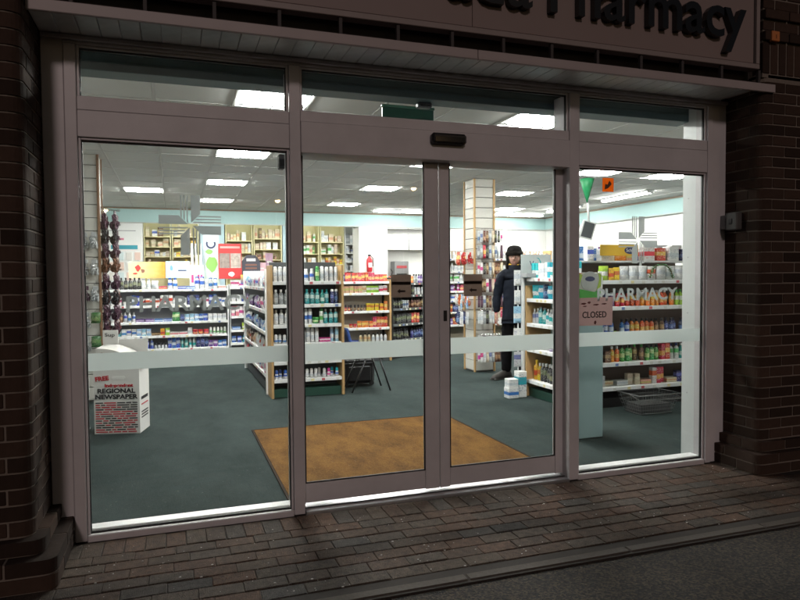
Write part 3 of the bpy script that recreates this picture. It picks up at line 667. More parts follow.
class Unit:
    def __init__(s, name, label, cat, O, ang, width, depth, levels, short, group, **kw):
        s.O = Vector((O[0], O[1], 0)); s.ang = ang; s.u = Vector((math.cos(ang), math.sin(ang), 0)); s.d = Vector((-math.sin(ang), math.cos(ang), 0))
        s.W, s.D, s.levels, s.short, s.group = width, depth, levels, short, group
        s.root = empty(name, s.O, ang); tag(s.root, label, cat)
        g = lambda k, dflt: kw.get(k, dflt)
        sm_, bm_, um, km = g('shelf', shelfw_m), g('back', shade_m), g('upright', wood_m), g('base', green_m)
        top = g('top', levels[0]+.22); ut = g('utop', top)
        box('back_panel', s.root, .0, width, depth-.02, depth, .10, top, bm_)
        uw = g('uw', .03)
        box('upright', s.root, -uw, -.001, -.012, depth, 0, ut, um); box('upright', s.root, width+.001, width+uw, -.012, depth, 0, ut, um)
        box('base', s.root, 0, width, .03, depth-.021, .0, .10, km)
        for z in levels:
            sh = box('shelf', s.root, .002, width-.002, .010, depth-.021, z-.030, z-.006, sm_, .002)
            box('price_rail', sh, .002, width-.002, -.006, .0095, z-.046, z-.004, g('rail', sm_), .003)
            x = .06
            while x < width-.08:
                x += random.uniform(.08, .2)
                if x > width-.06: break
                box('price_ticket', sh, x, x+.038, -.0085, -.0065, z-.040, z-.012, random.choice([tick_w]*6+[tick_y, tick_y, tick_r, tick_r, tick_b]), 0)
    def row(s, lev, shelf_word, items, dep=.05, x0=.015, fill=True, side='left'):
        """items: (kind, colour, count[, cap]) from the viewer's left"""
        seq = []
        for it in items:
            kind, col, n = it[0], it[1], it[2]; cap = it[3] if len(it) > 3 else None
            k = (it[4] if len(it) > 4 else 1.0)*.9
            seq += [(kind, col, cap, k)]*n
        tot = sum(KIND[k][0]*q for k, c, p, q in seq); gap = (s.W-2*x0-tot)/max(1, len(seq))
        if gap < .002:
            while gap < .002 and len(seq) > 1:
                seq.pop(); tot = sum(KIND[k][0]*q for k, c, p, q in seq); gap = (s.W-2*x0-tot)/len(seq)
        rq = random.Random(lev*31+len(seq)+int(s.O.x*10))
        while gap > .011 and len(seq) < 38:
            j = rq.randrange(len(seq)); w1 = KIND[seq[j][0]][0]*seq[j][3]
            if tot+w1+.003*len(seq) > s.W-2*x0: break
            seq.insert(j, seq[j]); tot += w1; gap = (s.W-2*x0-tot)/len(seq)
        x = x0; z = s.levels[lev]
        for i, (kind, col, cap, q) in enumerate(seq):
            w_ = KIND[kind][0]*q; x += gap/2+w_/2
            p = s.O+s.u*x+s.d*(dep+KIND[kind][1]*q/2+random.uniform(0, .02)); p.z = z-.0055
            lab = '%s %s, %s from %s, %s shelf of %s' % (cw(col), KIND[kind][6], ORD[i+1], side, shelf_word, s.short)
            o_ = product(kind, col, p, s.ang+(rq.uniform(-.3, .3) if rq.random() < .15 else 0), lab, s.group, cap, q)
            if rq.random() < .10: o_.location += s.d*rq.uniform(.02, .06)
            x += w_/2+gap/2
tick_r = plain('red_ticket', (.50, .10, .12), .5); tick_y = plain('yellow_ticket', (.74, .66, .36), .5); tick_b = plain('blue_ticket', (.15, .22, .45), .5); tick_w = plain('plain_ticket', (.66, .66, .62), .5)

# ------------------------------------------------ end display facing the doors
g1 = Unit('end_display', 'wood edged end display of toiletries with dark green plinth', 'shelving', (1.095, 3.81), 0, .815, .30, [1.375, 1.105, .868, .645, .435, .225], 'wood edged end display', 'toiletries on the end display', top=1.60, utop=1.56)
g1.row(0, 'top', [('can', 'white', 3, 'white'), ('can', 'silver', 1, 'grey'), ('squeeze', 'white_blue', 2), ('can', 'green', 1, 'green'), ('can', 'white', 4, 'white')])
g1.row(1, 'second', [('bottle', 'grey', 2, 'white'), ('bottle', 'brown', 1, 'black'), ('bottle', 'teal', 6, 'teal'), ('can', 'navy', 2, 'white')])
g1.row(2, 'third', [('bottle', 'white', 4, 'white'), ('can', 'white_pink', 1, 'purple'), ('can', 'white_blue', 3, 'white'), ('jar', 'green', 1, 'green', 1.2), ('can', 'white_green', 1, 'green'), ('bottle', 'teal', 2, 'white')])
g1.row(3, 'fourth', [('roll', 'white_blue', 4, 'white'), ('tall', 'navy', 2), ('can', 'white', 4, 'white'), ('flat', 'magenta', 1), ('can', 'pale_blue', 2, 'white')])
g1.row(4, 'fifth', [('flat', 'white', 2), ('flat', 'silver', 1), ('flat', 'white_pink', 2)])
g1.row(5, 'bottom', [('roll', 'white_blue', 3, 'blue'), ('roll', 'white_pink', 1, 'pink'), ('roll', 'white', 5, 'white'), ('roll', 'white_pink', 1, 'magenta'), ('roll', 'white_blue', 2, 'turquoise')])
bs = box('black_box', None, 1.66, 1.84, 4.02, 4.08, 1.372, 1.535, dark_m, .004); tag(bs, 'black card box behind white cans atop the end display', 'box')
# the aisle shelving behind it, its left side seen at a slant
g1b = Unit('aisle_shelving', 'aisle shelving behind the end display, left side full of packs', 'shelving', (1.055, 6.60), R(-90), 2.46, .42, [1.30, 1.02, .76, .50, .24], 'aisle shelving behind end display', 'packs on the aisle shelving', back=shelfw_m, upright=shelfw_m, base=shade_m, top=1.52)
for i, wd in enumerate(['top', 'second', 'third', 'fourth', 'bottom']):
    cs = [['white_blue', 'white', 'pink', 'white_pink', 'pale_blue'], ['white', 'purple', 'white_pink', 'white_red'], ['white_blue', 'pale_blue', 'navy', 'white'], ['brown', 'white', 'cream', 'white_red'], ['white', 'red', 'white_blue', 'pink']][i]
    g1b.row(i, wd, [(random.choice(['pouch', 'carton', 'tube', 'pouch']), random.choice(cs), 1) for _ in range(17)], dep=.0)
# ------------------------------------------------ counter-front shelving across the back left
lg = Unit('wall_shelving', 'long white shelving of oral care packs at back left', 'shelving', (-1.08, 8.0), 0, 1.98, .40, [1.235, .96, .68, .445, .22], 'long back left shelving', 'packs on the back left shelving', back=plain('grey_back_panel', (.42, .43, .44), .6), upright=shelfw_m, base=shade_m, top=1.28, uw=.02)
lg.row(0, 'top', [('card', 'grey', 2), ('bottle', 'black', 6, 'black', 1.15), ('squeeze', 'white', 2, 'grey', 1.2), ('pouch', 'white', 1), ('flat', 'red', 1), ('squeeze', 'white_blue', 2, 'blue', 1.3), ('flat', 'blue', 2), ('spray', 'white_blue', 2, 'blue', 1.1), ('tall', 'white', 1), ('spray', 'white_blue', 2, 'blue'), ('flat', 'white_red', 1)])
lg.row(1, 'second', [('bottle', 'white', 2), ('tube', 'white_pink', 2), ('jar', 'white', 2), ('tall', 'blue', 2), ('carton', 'white_red', 3), ('tall', 'white_red', 2), ('carton', 'white', 2), ('tall', 'navy', 3), ('carton', 'white_pink', 2), ('tall', 'blue', 2), ('carton', 'white_blue', 2)])
lg.row(2, 'third', [('bottle', 'white', 2), ('bottle', 'brown', 1, 'white'), ('bottle', 'white_blue', 3), ('flat', 'purple', 2), ('flat', 'blue', 2), ('pouch', 'green', 1), ('carton', 'navy', 1), ('carton', 'pale_blue', 3), ('carton', 'blue', 2), ('carton', 'white', 3)])
lg.row(3, 'fourth', [('carton', 'teal', 2), ('carton', 'white_blue', 3), ('carton', 'pale_blue', 2), ('flat', 'brown', 1), ('carton', 'yellow', 1), ('carton', 'lime', 1), ('flat', 'white_red', 2), ('carton', 'white', 1), ('jar', 'red', 3, 'red', 1.3), ('roll', 'white_green', 5, 'white', 1.1)])
lg.row(4, 'bottom', [('carton', 'brown', 1), ('bottle', 'navy', 4, 'white'), ('bottle', 'blue', 2, 'white'), ('roll', 'white', 3, 'black'), ('tall', 'blue', 2), ('bottle', 'teal', 2, 'white'), ('bottle', 'white_teal', 2), ('tall', 'navy', 3), ('carton', 'purple', 2), ('carton', 'blue', 2)])
lg2 = Unit('wall_shelving', 'short white shelving bay stepping up right of long back shelving', 'shelving', (.955, 8.02), 0, .30, .38, [1.26, 1.0, .745, .50, .27], 'short bay beside back shelving', 'packs on the short back bay', back=MATS['grey_back_panel'], upright=shelfw_m, base=shade_m, top=1.30, uw=.015)
for i, its in enumerate([[('carton', 'white_pink', 2), ('tube', 'purple', 1)], [('carton', 'white', 2), ('carton', 'blue', 1)], [('tall', 'pink', 2), ('tall', 'white_pink', 2)], [('flat', 'blue', 1), ('carton', 'lime', 1)], [('carton', 'blue', 2), ('carton', 'turquoise', 1)]]):
    lg2.row(i, ['top', 'second', 'third', 'fourth', 'bottom'][i], its)
# posters and show cards on top of the long shelving
def poster(name, label, x, z0, z1, w_, y, mat, marks=(), tilt=0.0, poly=None, stand=True):
    r = empty(name, (x, y, z0)); tag(r, label, 'show card'); r.rotation_euler = (R(-3), 0, tilt)
    p = poly or [(0, 0), (w_, 0), (w_, z1-z0), (0, z1-z0)]
    link('card', plate_mesh(p, .006), mat, r)
    for nm, pts, m in marks: link(nm, plate_mesh(pts, .002, -.0022), m, r)
    if stand: link('strut', plate_mesh([(w_*.42, 0), (w_*.58, 0), (w_*.5, (z1-z0)*.7)], .004, .02), white_m, r)
    return r
def blob(cx, cz, rx, rz, n=10, j=.25, seed=1):
    q = random.Random(seed); return [(cx+rx*(1-j*q.random())*math.cos(2*math.pi*i/n), cz+rz*(1-j*q.random())*math.sin(2*math.pi*i/n)) for i in range(n)]
def grad(name, c0, c1, axis=0, rough=.5):
    if name in MATS: return MATS[name]
    m, t, b = newmat(name); b.inputs['Roughness'].default_value = rough
    tc = N(t, 'ShaderNodeTexCoord'); sp = N(t, 'ShaderNodeSeparateXYZ'); t.links.new(tc.outputs['Generated'], sp.inputs[0])
    cr = N(t, 'ShaderNodeValToRGB'); cr.color_ramp.elements[0].color = (*c0, 1); cr.color_ramp.elements[1].color = (*c1, 1)
    nz = N(t, 'ShaderNodeTexNoise', Scale=4.0); ad = N(t, 'ShaderNodeMath', operation='MULTIPLY_ADD'); ad.inputs[1].default_value = .35; t.links.new(tc.outputs['Generated'], nz.inputs['Vector'])
    t.links.new(nz.outputs['Fac'], ad.inputs[0]); t.links.new(sp.outputs[axis], ad.inputs[2])
    sb = N(t, 'ShaderNodeMath', operation='SUBTRACT'); sb.inputs[1].default_value = .17; t.links.new(ad.outputs[0], sb.inputs[0])
    t.links.new(sb.outputs[0], cr.inputs[0]); t.links.new(cr.outputs[0], b.inputs['Base Color']); MATS[name] = m; return m
red_i = plain('poster_red', (.58, .03, .035), .5); nav_i = plain('poster_navy', (.02, .03, .10), .5); pnk_i = plain('poster_pink', (.6, .06, .25), .5); grn_i = plain('poster_green', (.25, .55, .12), .5); blk_i = plain('poster_black', (.03, .025, .025), .5); wht_i = plain('poster_white', (.8, .8, .8), .5); skin_i = plain('poster_brown', (.22, .09, .06), .5)
yy = 8.10
poster('show_card', 'yellow to orange show card with red figures on back shelving', -.70, 1.42, 1.70, .58, yy+.06, grad('yellow_orange_card', (.78, .72, .40), (.75, .30, .03)), [('figure', blob(.14, .17, .06, .07, 9, .5, 3), red_i), ('figure', blob(.22, .13, .05, .05, 8, .5, 5), skin_i), ('figure', blob(.10, .08, .05, .02, 8, .4, 6), red_i)])
poster('show_card', 'pale blue show card with a dark line of print', -.11, 1.42, 1.71, .40, yy+.05, grad('pale_blue_card', (.45, .66, .85), (.62, .76, .88)), [('print_line', [(.20, .12), (.34, .12), (.34, .14), (.20, .14)], nav_i), ('figure', blob(.09, .17, .03, .06, 8, .4, 8), plain('card_blue', (.15, .35, .65), .5))])
r = poster('leaflet_stand', 'white leaflet stand with three tall strips and pink leaflets', .28, 1.24, 2.0, .22, yy+.03, white_m, [], poly=[(0, 0), (.24, 0), (.24, .40), (0, .40)])
for i in range(3): link('strip', plate_mesh([(.03+i*.07, .40), (.07+i*.07, .40), (.07+i*.07, .78), (.03+i*.07, .78)], .006), wht_i, r)
for i in range(4): link('leaflet', plate_mesh([(.03+i*.05, .10), (.065+i*.05, .10), (.065+i*.05, .24), (.03+i*.05, .23)], .003, -.004), [pnk_i, wht_i][i % 2] if i != 3 else pnk_i, r)
ring = [(.13+.085*math.cos(R(a)), .78+.085*math.sin(R(a))) for a in range(-210, 31, 20)]+[(.13+.055*math.cos(R(a)), .78+.055*math.sin(R(a))) for a in range(30, -211, -20)]
poster('show_card', 'tall white and green show card with a navy ring emblem', .52, 1.24, 2.20, .27, yy+.09, grad('white_green_card', (.60, .74, .62), (.62, .76, .86), 2), [('ring_emblem', ring, nav_i), ('green_patch', blob(.14, .42, .11, .16, 12, .3, 4), grn_i), ('green_patch', blob(.10, .64, .07, .05, 10, .3, 9), grn_i)])
poster('show_card', 'red show card with two dark photographs on back shelving', .77, 1.40, 2.02, .40, yy, red_i, [('print_line', [(.03, .54), (.37, .54), (.37, .575), (.03, .575)], plain('poster_pale_red', (.75, .45, .42), .5)), ('photograph', [(.015, .19), (.195, .19), (.195, .45), (.015, .45)], plain('photo_grey', (.30, .24, .22), .5, noise=.8, scale=16)), ('photograph', [(.205, .19), (.385, .19), (.385, .45), (.205, .45)], plain('photo_light', (.45, .38, .34), .5, noise=.9, scale=19)), ('price_flash', blob(.22, .08, .06, .05, 9, .3, 7), wht_i)])
pg = [(.0, .0), (.30, .0), (.32, .05), (.32, .25), (.24, .36), (.08, .36), (0, .25)]
poster('show_card', 'navy rounded show card with white print on a yellow foot', 1.17, 1.46, 1.82, .32, yy-.02, plain('poster_slate', (.045, .045, .07), .5), [('print_line', [(.08, .25), (.24, .25), (.24, .30), (.08, .30)], wht_i), ('print_line', [(.06, .17), (.26, .17), (.26, .20), (.06, .20)], skin_i), ('print_line', [(.06, .11), (.26, .11), (.26, .14), (.06, .14)], skin_i), ('price_flash', blob(.17, .05, .08, .03, 9, .2, 2), red_i)], poly=pg)
poster('show_card', 'small yellow and blue plinth card under the navy card', 1.14, 1.30, 1.47, .36, yy-.04, grad('yellow_blue_card', (.05, .08, .35), (.75, .50, .08), 2))
for i, (x, z0, w_, h_, m, nm) in enumerate(((1.46, 1.45, .13, .24, plain('poster_pale_pink', (.72, .45, .52), .5), 'pale pink show card leaning right of the navy card'), (1.60, 1.50, .13, .36, plain('card_mauve', (.45, .28, .38), .5, noise=.5, scale=14), 'mauve figure show card near the end display top'), (1.76, 1.46, .20, .22, plain('card_sea_green', (.20, .42, .40), .5), 'sea green show card behind the white spray cans'))):
    poster('show_card', nm, x, z0, z0+h_, w_, 8.15+.03*i, m, [('print_line', [(w_*.2, h_*.5), (w_*.8, h_*.5), (w_*.8, h_*.6), (w_*.2, h_*.6)], wht_i)])
cd = box('counter_desk', None, 1.30, 2.55, 8.30, 8.75, 0, 1.30, plain('white_laminate', (.74, .75, .74), .4), .01); tag(cd, 'white laminate counter block behind the end display', 'counter')
box('counter_top', cd, 1.28, 2.57, 8.26, 8.77, 1.301, 1.33, grey_m, .004)
# ------------------------------------------------ shelving of red cartons
g2 = Unit('mid_shelving', 'white shelving of red cartons right of the end display', 'shelving', (2.60, 6.6), 0, .84, .36, [1.345, 1.155, .855, .575, .31], 'shelving of red cartons', 'packs on the red carton shelving', back=plain('beige_back_panel', (.45, .40, .34), .7), upright=wood_m, base=shade_m, top=1.37)
g2.row(0, 'top', [('carton', 'navy', 1), ('tall', 'red', 9, None, .85), ('carton', 'red', 2)])
g2.row(1, 'second', [('carton', 'peach', 4), ('carton', 'cream', 1), ('carton', 'lime', 3), ('carton', 'white_red', 2)])
g2.row(2, 'third', [('roll', 'red', 3, 'black'), ('roll', 'brown', 4, 'black'), ('carton', 'yellow', 4), ('tall', 'orange', 1, None, .9)])
g2.row(3, 'fourth', [('flat', 'cream', 1), ('jar', 'red', 2, 'red'), ('carton', 'orange', 3, None, .9), ('tall', 'red', 4)])
g2.row(4, 'bottom', [('jar', 'lime', 2, 'green'), ('flat', 'blue', 1), ('bottle', 'cream', 2, 'black'), ('bottle', 'white', 3, 'black')])
# ------------------------------------------------ dark corner unit
g3 = Unit('dark_shelving', 'black shelving of dark hair products set at an angle', 'shelving', (3.55, 6.75), R(28), .95, .36, [1.31, 1.10, .87, .60, .33], 'angled black shelving', 'packs on the angled black shelving', back=dark_m, upright=dark_m, shelf=plain('dark_shelf', (.06, .06, .065), .5), rail=plain('dark_rail', (.10, .11, .11), .4), base=dark_m, top=1.40)
g3.row(0, 'top', [('carton', 'red', 1), ('carton', 'orange', 2), ('squeeze', 'grey', 2, 'black'), ('squeeze', 'purple', 2, 'black')])
g3.row(1, 'second', [('tall', 'black', 4), ('tube', 'white', 4)])
g3.row(2, 'third', [('bottle', 'black', 4, 'black'), ('tube', 'silver', 3), ('bottle', 'brown', 3, 'black')])
g3.row(3, 'fourth', [('tall', 'black', 6), ('tall', 'red', 3), ('bottle', 'black', 3, 'black')])
g3.row(4, 'bottom', [('bottle', 'black', 5, 'black'), ('bottle', 'navy', 5, 'black')])
# ------------------------------------------------ far shelving behind the column
g4 = Unit('far_shelving', 'far shelving of green and magenta packs behind the column', 'shelving', (5.15, 8.5), 0, 2.6, .36, [1.78, 1.52, 1.31, 1.12, .92, .68, .42], 'far shelving behind column', 'packs on the far shelving', back=plain('tan_back_panel', (.40, .34, .26), .7), upright=wood_m, base=shade_m, top=1.95)
fc = [['cream', 'peach', 'beige', 'white'], ['lime', 'yellow', 'white', 'turquoise'], ['green', 'lime', 'white_green', 'white'], ['magenta', 'red', 'purple', 'pink'], ['red', 'white_red', 'navy', 'white_blue'], ['red', 'navy', 'white', 'brown'], ['navy', 'purple', 'white', 'red']]
for i, wd in enumerate(['top', 'second', 'third', 'fourth', 'fifth', 'sixth', 'bottom']):
    g4.row(i, wd, [(random.choice(['carton', 'bottle', 'pouch', 'squeeze']), random.choice(fc[i]), 1) for _ in range(20)])

# ================================================================== SLATWALL COLUMNS
slat_m = plain('grey_slatwall', (.52, .51, .47), .55, noise=.05, scale=5); groove_m = plain('slat_groove', (.10, .095, .09), .8)
def slat_column(name, label, x0, x1, y0, y1, trim):
    r = empty(name, ((x0+x1)/2, (y0+y1)/2, 0)); tag(r, label, 'column'); r.location = (x0, y0, 0); w_, d_ = x1-x0, y1-y0
    box('core', r, .012, w_-.012, .012, d_-.012, 0, ZC-.002, groove_m, 0)
    z = .02
    while z < ZC-.05:
        t_ = min(.142, ZC-.004-z)
        box('slat', r, .012, w_-.012, 0, .0115, z, z+t_, slat_m, .003); box('slat', r, 0, .0115, .012, d_-.012, z, z+t_, slat_m, .003); box('slat', r, w_-.0115, w_, .012, d_-.012, z, z+t_, slat_m, .003)
        z += .150
    for a, b in ((-.016, -.016), (w_-.012, -.016), (-.016, d_-.012), (w_-.012, d_-.012)): box('corner_trim', r, a, a+.028, b, b+.028, 0, ZC-.003, trim, .003)
    return r
c1 = slat_column('slatwall_column', 'square slatwall column with pine corner trims beside the person', 4.185, 4.50, 4.86, 5.20, wood_m)
c0 = slat_column('slatwall_column', 'slatwall column of hair bands behind the left window edge', -1.12, -.79, 4.40, 4.73, plain('dark_wood_trim', (.20, .11, .06), .5, noise=.2))
chrome = plain('chrome_hook', (.7, .71, .72), .2, 1.0)
hk = unit(lambda bm: bm_tube(bm, [(0, 0, .01), (0, -.20, 0), (0, -.215, .012)], .003, 5))
def hang(col_root, face, base, us, zs, pick, kindsz, where, grp):
    """hang packs from hooks: face 0 street side (-y), 1 right side (+x), 2 left side (-x)"""
    rz = [0, R(90), R(-90)][face]; nrm = [Vector((0, -1, 0)), Vector((1, 0, 0)), Vector((-1, 0, 0))][face]; du = [Vector((1, 0, 0)), Vector((0, 1, 0)), Vector((0, -1, 0))][face]
    for ri, z in enumerate(zs):
        for ui, u in enumerate(us):
            kind, col, k = pick(ri, ui)
            p = Vector(base)+du*u; h_ = KIND[kind][2]*k
            hook = link('hook', hk, chrome, col_root); hook.location = (p.x-col_root.location.x, p.y-col_root.location.y, z); hook.rotation_euler = (0, 0, rz)
            for q in range(2):
                pp_ = p+nrm*(.05+.11*q if kind == 'bunch' else .10+.09*q); pp_.z = z-h_-.012
                where_ = '%s %s, hook %s, row %s, %s' % (cw(col), KIND[kind][6], ORD[ui+1], ORD[ri+1], where)
                o = product(kind, col, pp_, rz, where_+(', in front' if q else ', behind'), grp, None, k); 
acc = ['brown', 'black', 'silver', 'grey', 'mauve', 'white_pink', 'beige', 'brown', 'white', 'mauve', 'red']
random.seed(21)
hang(c1, 0, (4.185, 4.86, 0), [.02+.046*i for i in range(8)], [2.08, 1.87, 1.62, 1.38, 1.14, .92, .56, .36], lambda r_, u_: ('slim', random.choice(acc), 1.0+.1*(r_ % 2)), None, 'column front', 'accessories on the centre column')
hang(c1, 2, (4.185, 5.18, 0), [.06, .17, .28], [1.78, 1.16, .90], lambda r_, u_: (random.choice(['slim', 'card', 'bunch']), random.choice(['navy', 'white', 'pale_blue', 'red', 'orange', 'grey', 'white_blue']), 1.25), None, 'column left side', 'accessories on the centre column')
hang(c0, 1, (-.79, 4.42, 0), [.05, .15, .25], [2.22, 2.05, 1.88, 1.72, 1.52, 1.34, 1.16, .98], lambda r_, u_: ('bunch', random.choice(['black', 'mauve', 'brown', 'black', 'mauve']), 1.55), None, 'left column right side', 'hair bands on the left column')
hang(c0, 0, (-1.08, 4.40, 0), [.05, .15, .25], [1.95, 1.65, 1.35, 1.05, .78], lambda r_, u_: (('bunch', random.choice(['black', 'mauve', 'grey']), 1.3) if r_ < 3 or u_ != 2 else ('pouch', 'moss', .7)), None, 'left column front', 'hair bands on the left column')

# ================================================================== RIGHT ISLAND
r1 = Unit('island_end_shelving', 'white end shelving of turquoise bottles beside the right mullion', 'shelving', (3.92, 2.905), R(-90), .93, .34, [1.395, 1.155, .868, .572, .205], 'island end shelving', 'packs on the island end shelving', back=plain('mint_back_panel', (.45, .58, .55), .6), upright=wood_m, base=green_m, top=1.41, utop=1.30, uw=.022)
r1.row(0, 'top', [('tall', 'turquoise', 2), ('tall', 'white', 2), ('tall', 'turquoise', 1), ('carton', 'white_teal', 4), ('tall', 'turquoise', 3)])
r1.row(1, 'second', [('pouch', 'turquoise', 2), ('tall', 'navy', 1), ('pouch', 'turquoise', 3), ('bottle', 'white_teal', 2)])
r1.row(2, 'third', [('bottle', 'silver', 2, 'white'), ('spray', 'teal', 2, 'black'), ('bottle', 'white_teal', 3), ('pouch', 'turquoise', 2)])
r1.row(3, 'fourth', [('jar', 'black', 2, 'black'), ('bottle', 'white', 2), ('jar', 'purple', 3, 'black'), ('bottle', 'white', 2)])
r1.row(4, 'bottom', [('bottle', 'yellow', 1, 'yellow', 1.3), ('bottle', 'yellow', 1, 'white', 1.2), ('bottle', 'black', 2, 'white', 1.2), ('bottle', 'white', 3, 'white', 1.35), ('bottle', 'cream', 2, 'white', 1.2)])
ep = empty('display_divider', (3.875, 2.955, 0)); tag(ep, 'grey see-through end panel with script lettering beside the person', 'panel')
pan_m = plain('pale_grey_panel', (.50, .54, .54), .35)
box('panel', ep, 0, .40, 0, .012, .02, 1.665, pan_m, .002)
box('perforated_upright', ep, -.002, .026, -.028, -.002, 0, 1.40, shelfw_m, .002)
text('lettering', ep, 'Ve', nav_i, .075, (.11, -.0022, 1.52), .10, extrude=.001)
link('swoosh', plate_mesh([(.24, 1.50), (.262, 1.53), (.265, 1.58), (.235, 1.625), (.20, 1.63), (.235, 1.61), (.25, 1.575), (.25, 1.535)], .002, -.0022), plain('swoosh_teal', (.05, .35, .36), .5), ep)
rr_ = box('grey_shelf_tray', None, 3.86, 4.10, 2.80, 2.93, 1.515, 1.565, grey_m, .004); tag(rr_, 'small grey tray above the top shelf of island end shelving', 'tray'); rr_.location.z = -.12
cs_ = empty('clip_strip', (3.845, 2.99, .30)); tag(cs_, 'white clip strip hung from the end panel beside the person', 'clip strip')
box('strip', cs_, 0, .014, 0, .006, 0, 1.16, white_m, 0)
for i, (z, col, k) in enumerate(((1.20, 'white', 1.2), (.98, 'white', 1.1), (.76, 'pale_blue', 1.3), (.50, 'white_blue', 1.3), (.24, 'silver', 1.2))):
    product('card', col, (3.838, 2.984, z+.1), 0, '%s pack, %s from top on the clip strip beside the person' % (cw(col), ORD[i+1]), 'packs on the clip strip', None, k)
for i, (x, y, z, w_, d_, h_, col) in enumerate(((3.70, 2.88, 0, .13, .12, .12, 'white_blue'), (3.70, 2.88, .121, .12, .11, .10, 'white'), (3.83, 2.90, 0, .10, .12, .30, 'white_teal'))):
    o = link('carton', M_['carton'], pm(col), None, (x, y, z)); o.scale = (w_, d_, h_); tag(o, ['white and blue carton on the floor below another white carton', 'white carton on top of the floor carton beside end panel', 'tall white and teal carton standing on floor by end panel'][i], 'carton', 'cartons on the floor')
r2 = Unit('island_shelving', 'island shelving of orange and green bottles seen through right pane', 'shelving', (4.27, 1.96), 0, 1.75, .45, [1.365, 1.085, .775, .485, .225], 'right window island shelving', 'packs on the right island', back=plain('brown_back_panel', (.16, .12, .10), .7), upright=shelfw_m, base=dark_m, top=1.40)
r2.row(0, 'top', [('pouch', 'lime', 1), ('card', 'yellow', 2), ('pouch', 'white', 3), ('pouch', 'white_red', 1), ('pouch', 'white', 3), ('card', 'white_red', 2), ('pouch', 'white_green', 3), ('card', 'white_green', 2), ('card', 'red', 2)])
r2.row(1, 'second', [('bottle', 'navy', 2, 'black'), ('squeeze', 'purple', 1), ('bottle', 'red', 3, 'black'), ('bottle', 'orange', 5, 'white'), ('bottle', 'lime', 3, 'green'), ('bottle', 'green', 2, 'black'), ('bottle', 'red', 2, 'white'), ('bottle', 'pink', 3)])
r2.row(2, 'third', [('bottle', 'blue', 2, 'blue'), ('jar', 'lime', 1, 'black'), ('bottle', 'blue', 2, 'black'), ('bottle', 'orange', 5, 'black'), ('bottle', 'brown', 2, 'black'), ('bottle', 'navy', 4, 'black'), ('bottle', 'purple', 1, 'white'), ('bottle', 'white_green', 3, 'white'), ('bottle', 'cream', 2)])
r2.row(3, 'fourth', [('bottle', 'blue', 1, 'blue'), ('carton', 'brown', 1), ('bottle', 'orange', 2, 'white'), ('bottle', 'green', 3, 'black'), ('bottle', 'brown', 2, 'green'), ('bottle', 'green', 2, 'black'), ('tall', 'red', 2), ('bottle', 'white_green', 2, 'navy'), ('bottle', 'teal', 2), ('bottle', 'white', 3)])
r2.row(4, 'bottom', [('carton', 'white', 1), ('flat', 'cream', 1), ('flat', 'white', 1, None, 1.1), ('carton', 'beige', 2), ('flat', 'peach', 1), ('tall', 'white_red', 1), ('tall', 'red', 1), ('flat', 'cream', 1), ('carton', 'navy', 3), ('carton', 'white_blue', 2), ('carton', 'red', 2)])
# upper rear tier of the island
rt_ = empty('island_top_tier', (4.30, 2.42, 0)); tag(rt_, 'upper tier of the right island carrying boxed stock', 'shelving')
box('board', rt_, 0, 1.7, 0, .42, 1.56, 1.58, shelfw_m, .003); box('riser', rt_, 0, 1.7, .40, .42, .3, 1.559, MATS['brown_back_panel'], 0)
for x in (.02, .85, 1.68): box('post', rt_, x-.012, x+.012, .01, .03, 1.37, 1.559, shelfw_m, .002)
sb_ = empty('yellow_header', (4.56, 2.40, 1.645)); tag(sb_, 'yellow header board with a dark oval brand mark on right island', 'header board')
box('board', sb_, 0, .52, -.012, 0, -.01, .115, plain('mustard_yellow', (.62, .38, .03), .5, noise=.1, scale=8), .003)
link('oval', plate_mesh([(.415+.09*math.cos(R(a)), .052+.043*math.sin(R(a))) for a in range(0, 360, 20)], .002, -.0145), nav_i, sb_)
text('lettering', sb_, 'Scholl', wht_i, .038, (.415, -.0165, .036), .13, align='CENTER', extrude=.0008)
random.seed(5)
x = .03; i = 0
for kind, col, k in [('card', 'white_blue', 1.1), ('card', 'blue', 1.1), ('card', 'white_blue', 1.1), ('card', 'blue', 1.0), ('card', 'purple', 1.1), ('big', 'white', .8), ('big', 'orange', .9), ('big', 'peach', .8), ('card', 'white_blue', 1.2), ('big', 'blue', .9), ('big', 'white', .9), ('big', 'silver', 1.1), ('big', 'white_red', 1.1), ('big', 'grey', .8), ('big', 'white_blue', 1.1)]:
    w_ = KIND[kind][0]*k; x += w_/2+.006
    product(kind, col, (4.30+x, 2.56+random.uniform(0, .08), 1.5805), 0, '%s %s, %s from left, upper tier of right island' % (cw(col), KIND[kind][6], ORD[i+1]), 'stock on the upper tier', None, k); x += w_/2; i += 1
for i, (x, z, col, k) in enumerate(((.95, 1.58, 'white_red', 1.0), (1.12, 1.58, 'red', .9), (1.30, 1.58, 'white', 1.0), (1.50, 1.58, 'navy', .8), (.35, 1.58, 'white', .8))):
    product('big', col, (4.30+x+.02, 2.48 if x > .5 else 2.49, 1.5805), 0, '%s box in the front row of the upper tier, %s from left' % (cw(col), ['second', 'third', 'fourth', 'fifth', 'first'][i]), 'front stock on the upper tier', None, k)
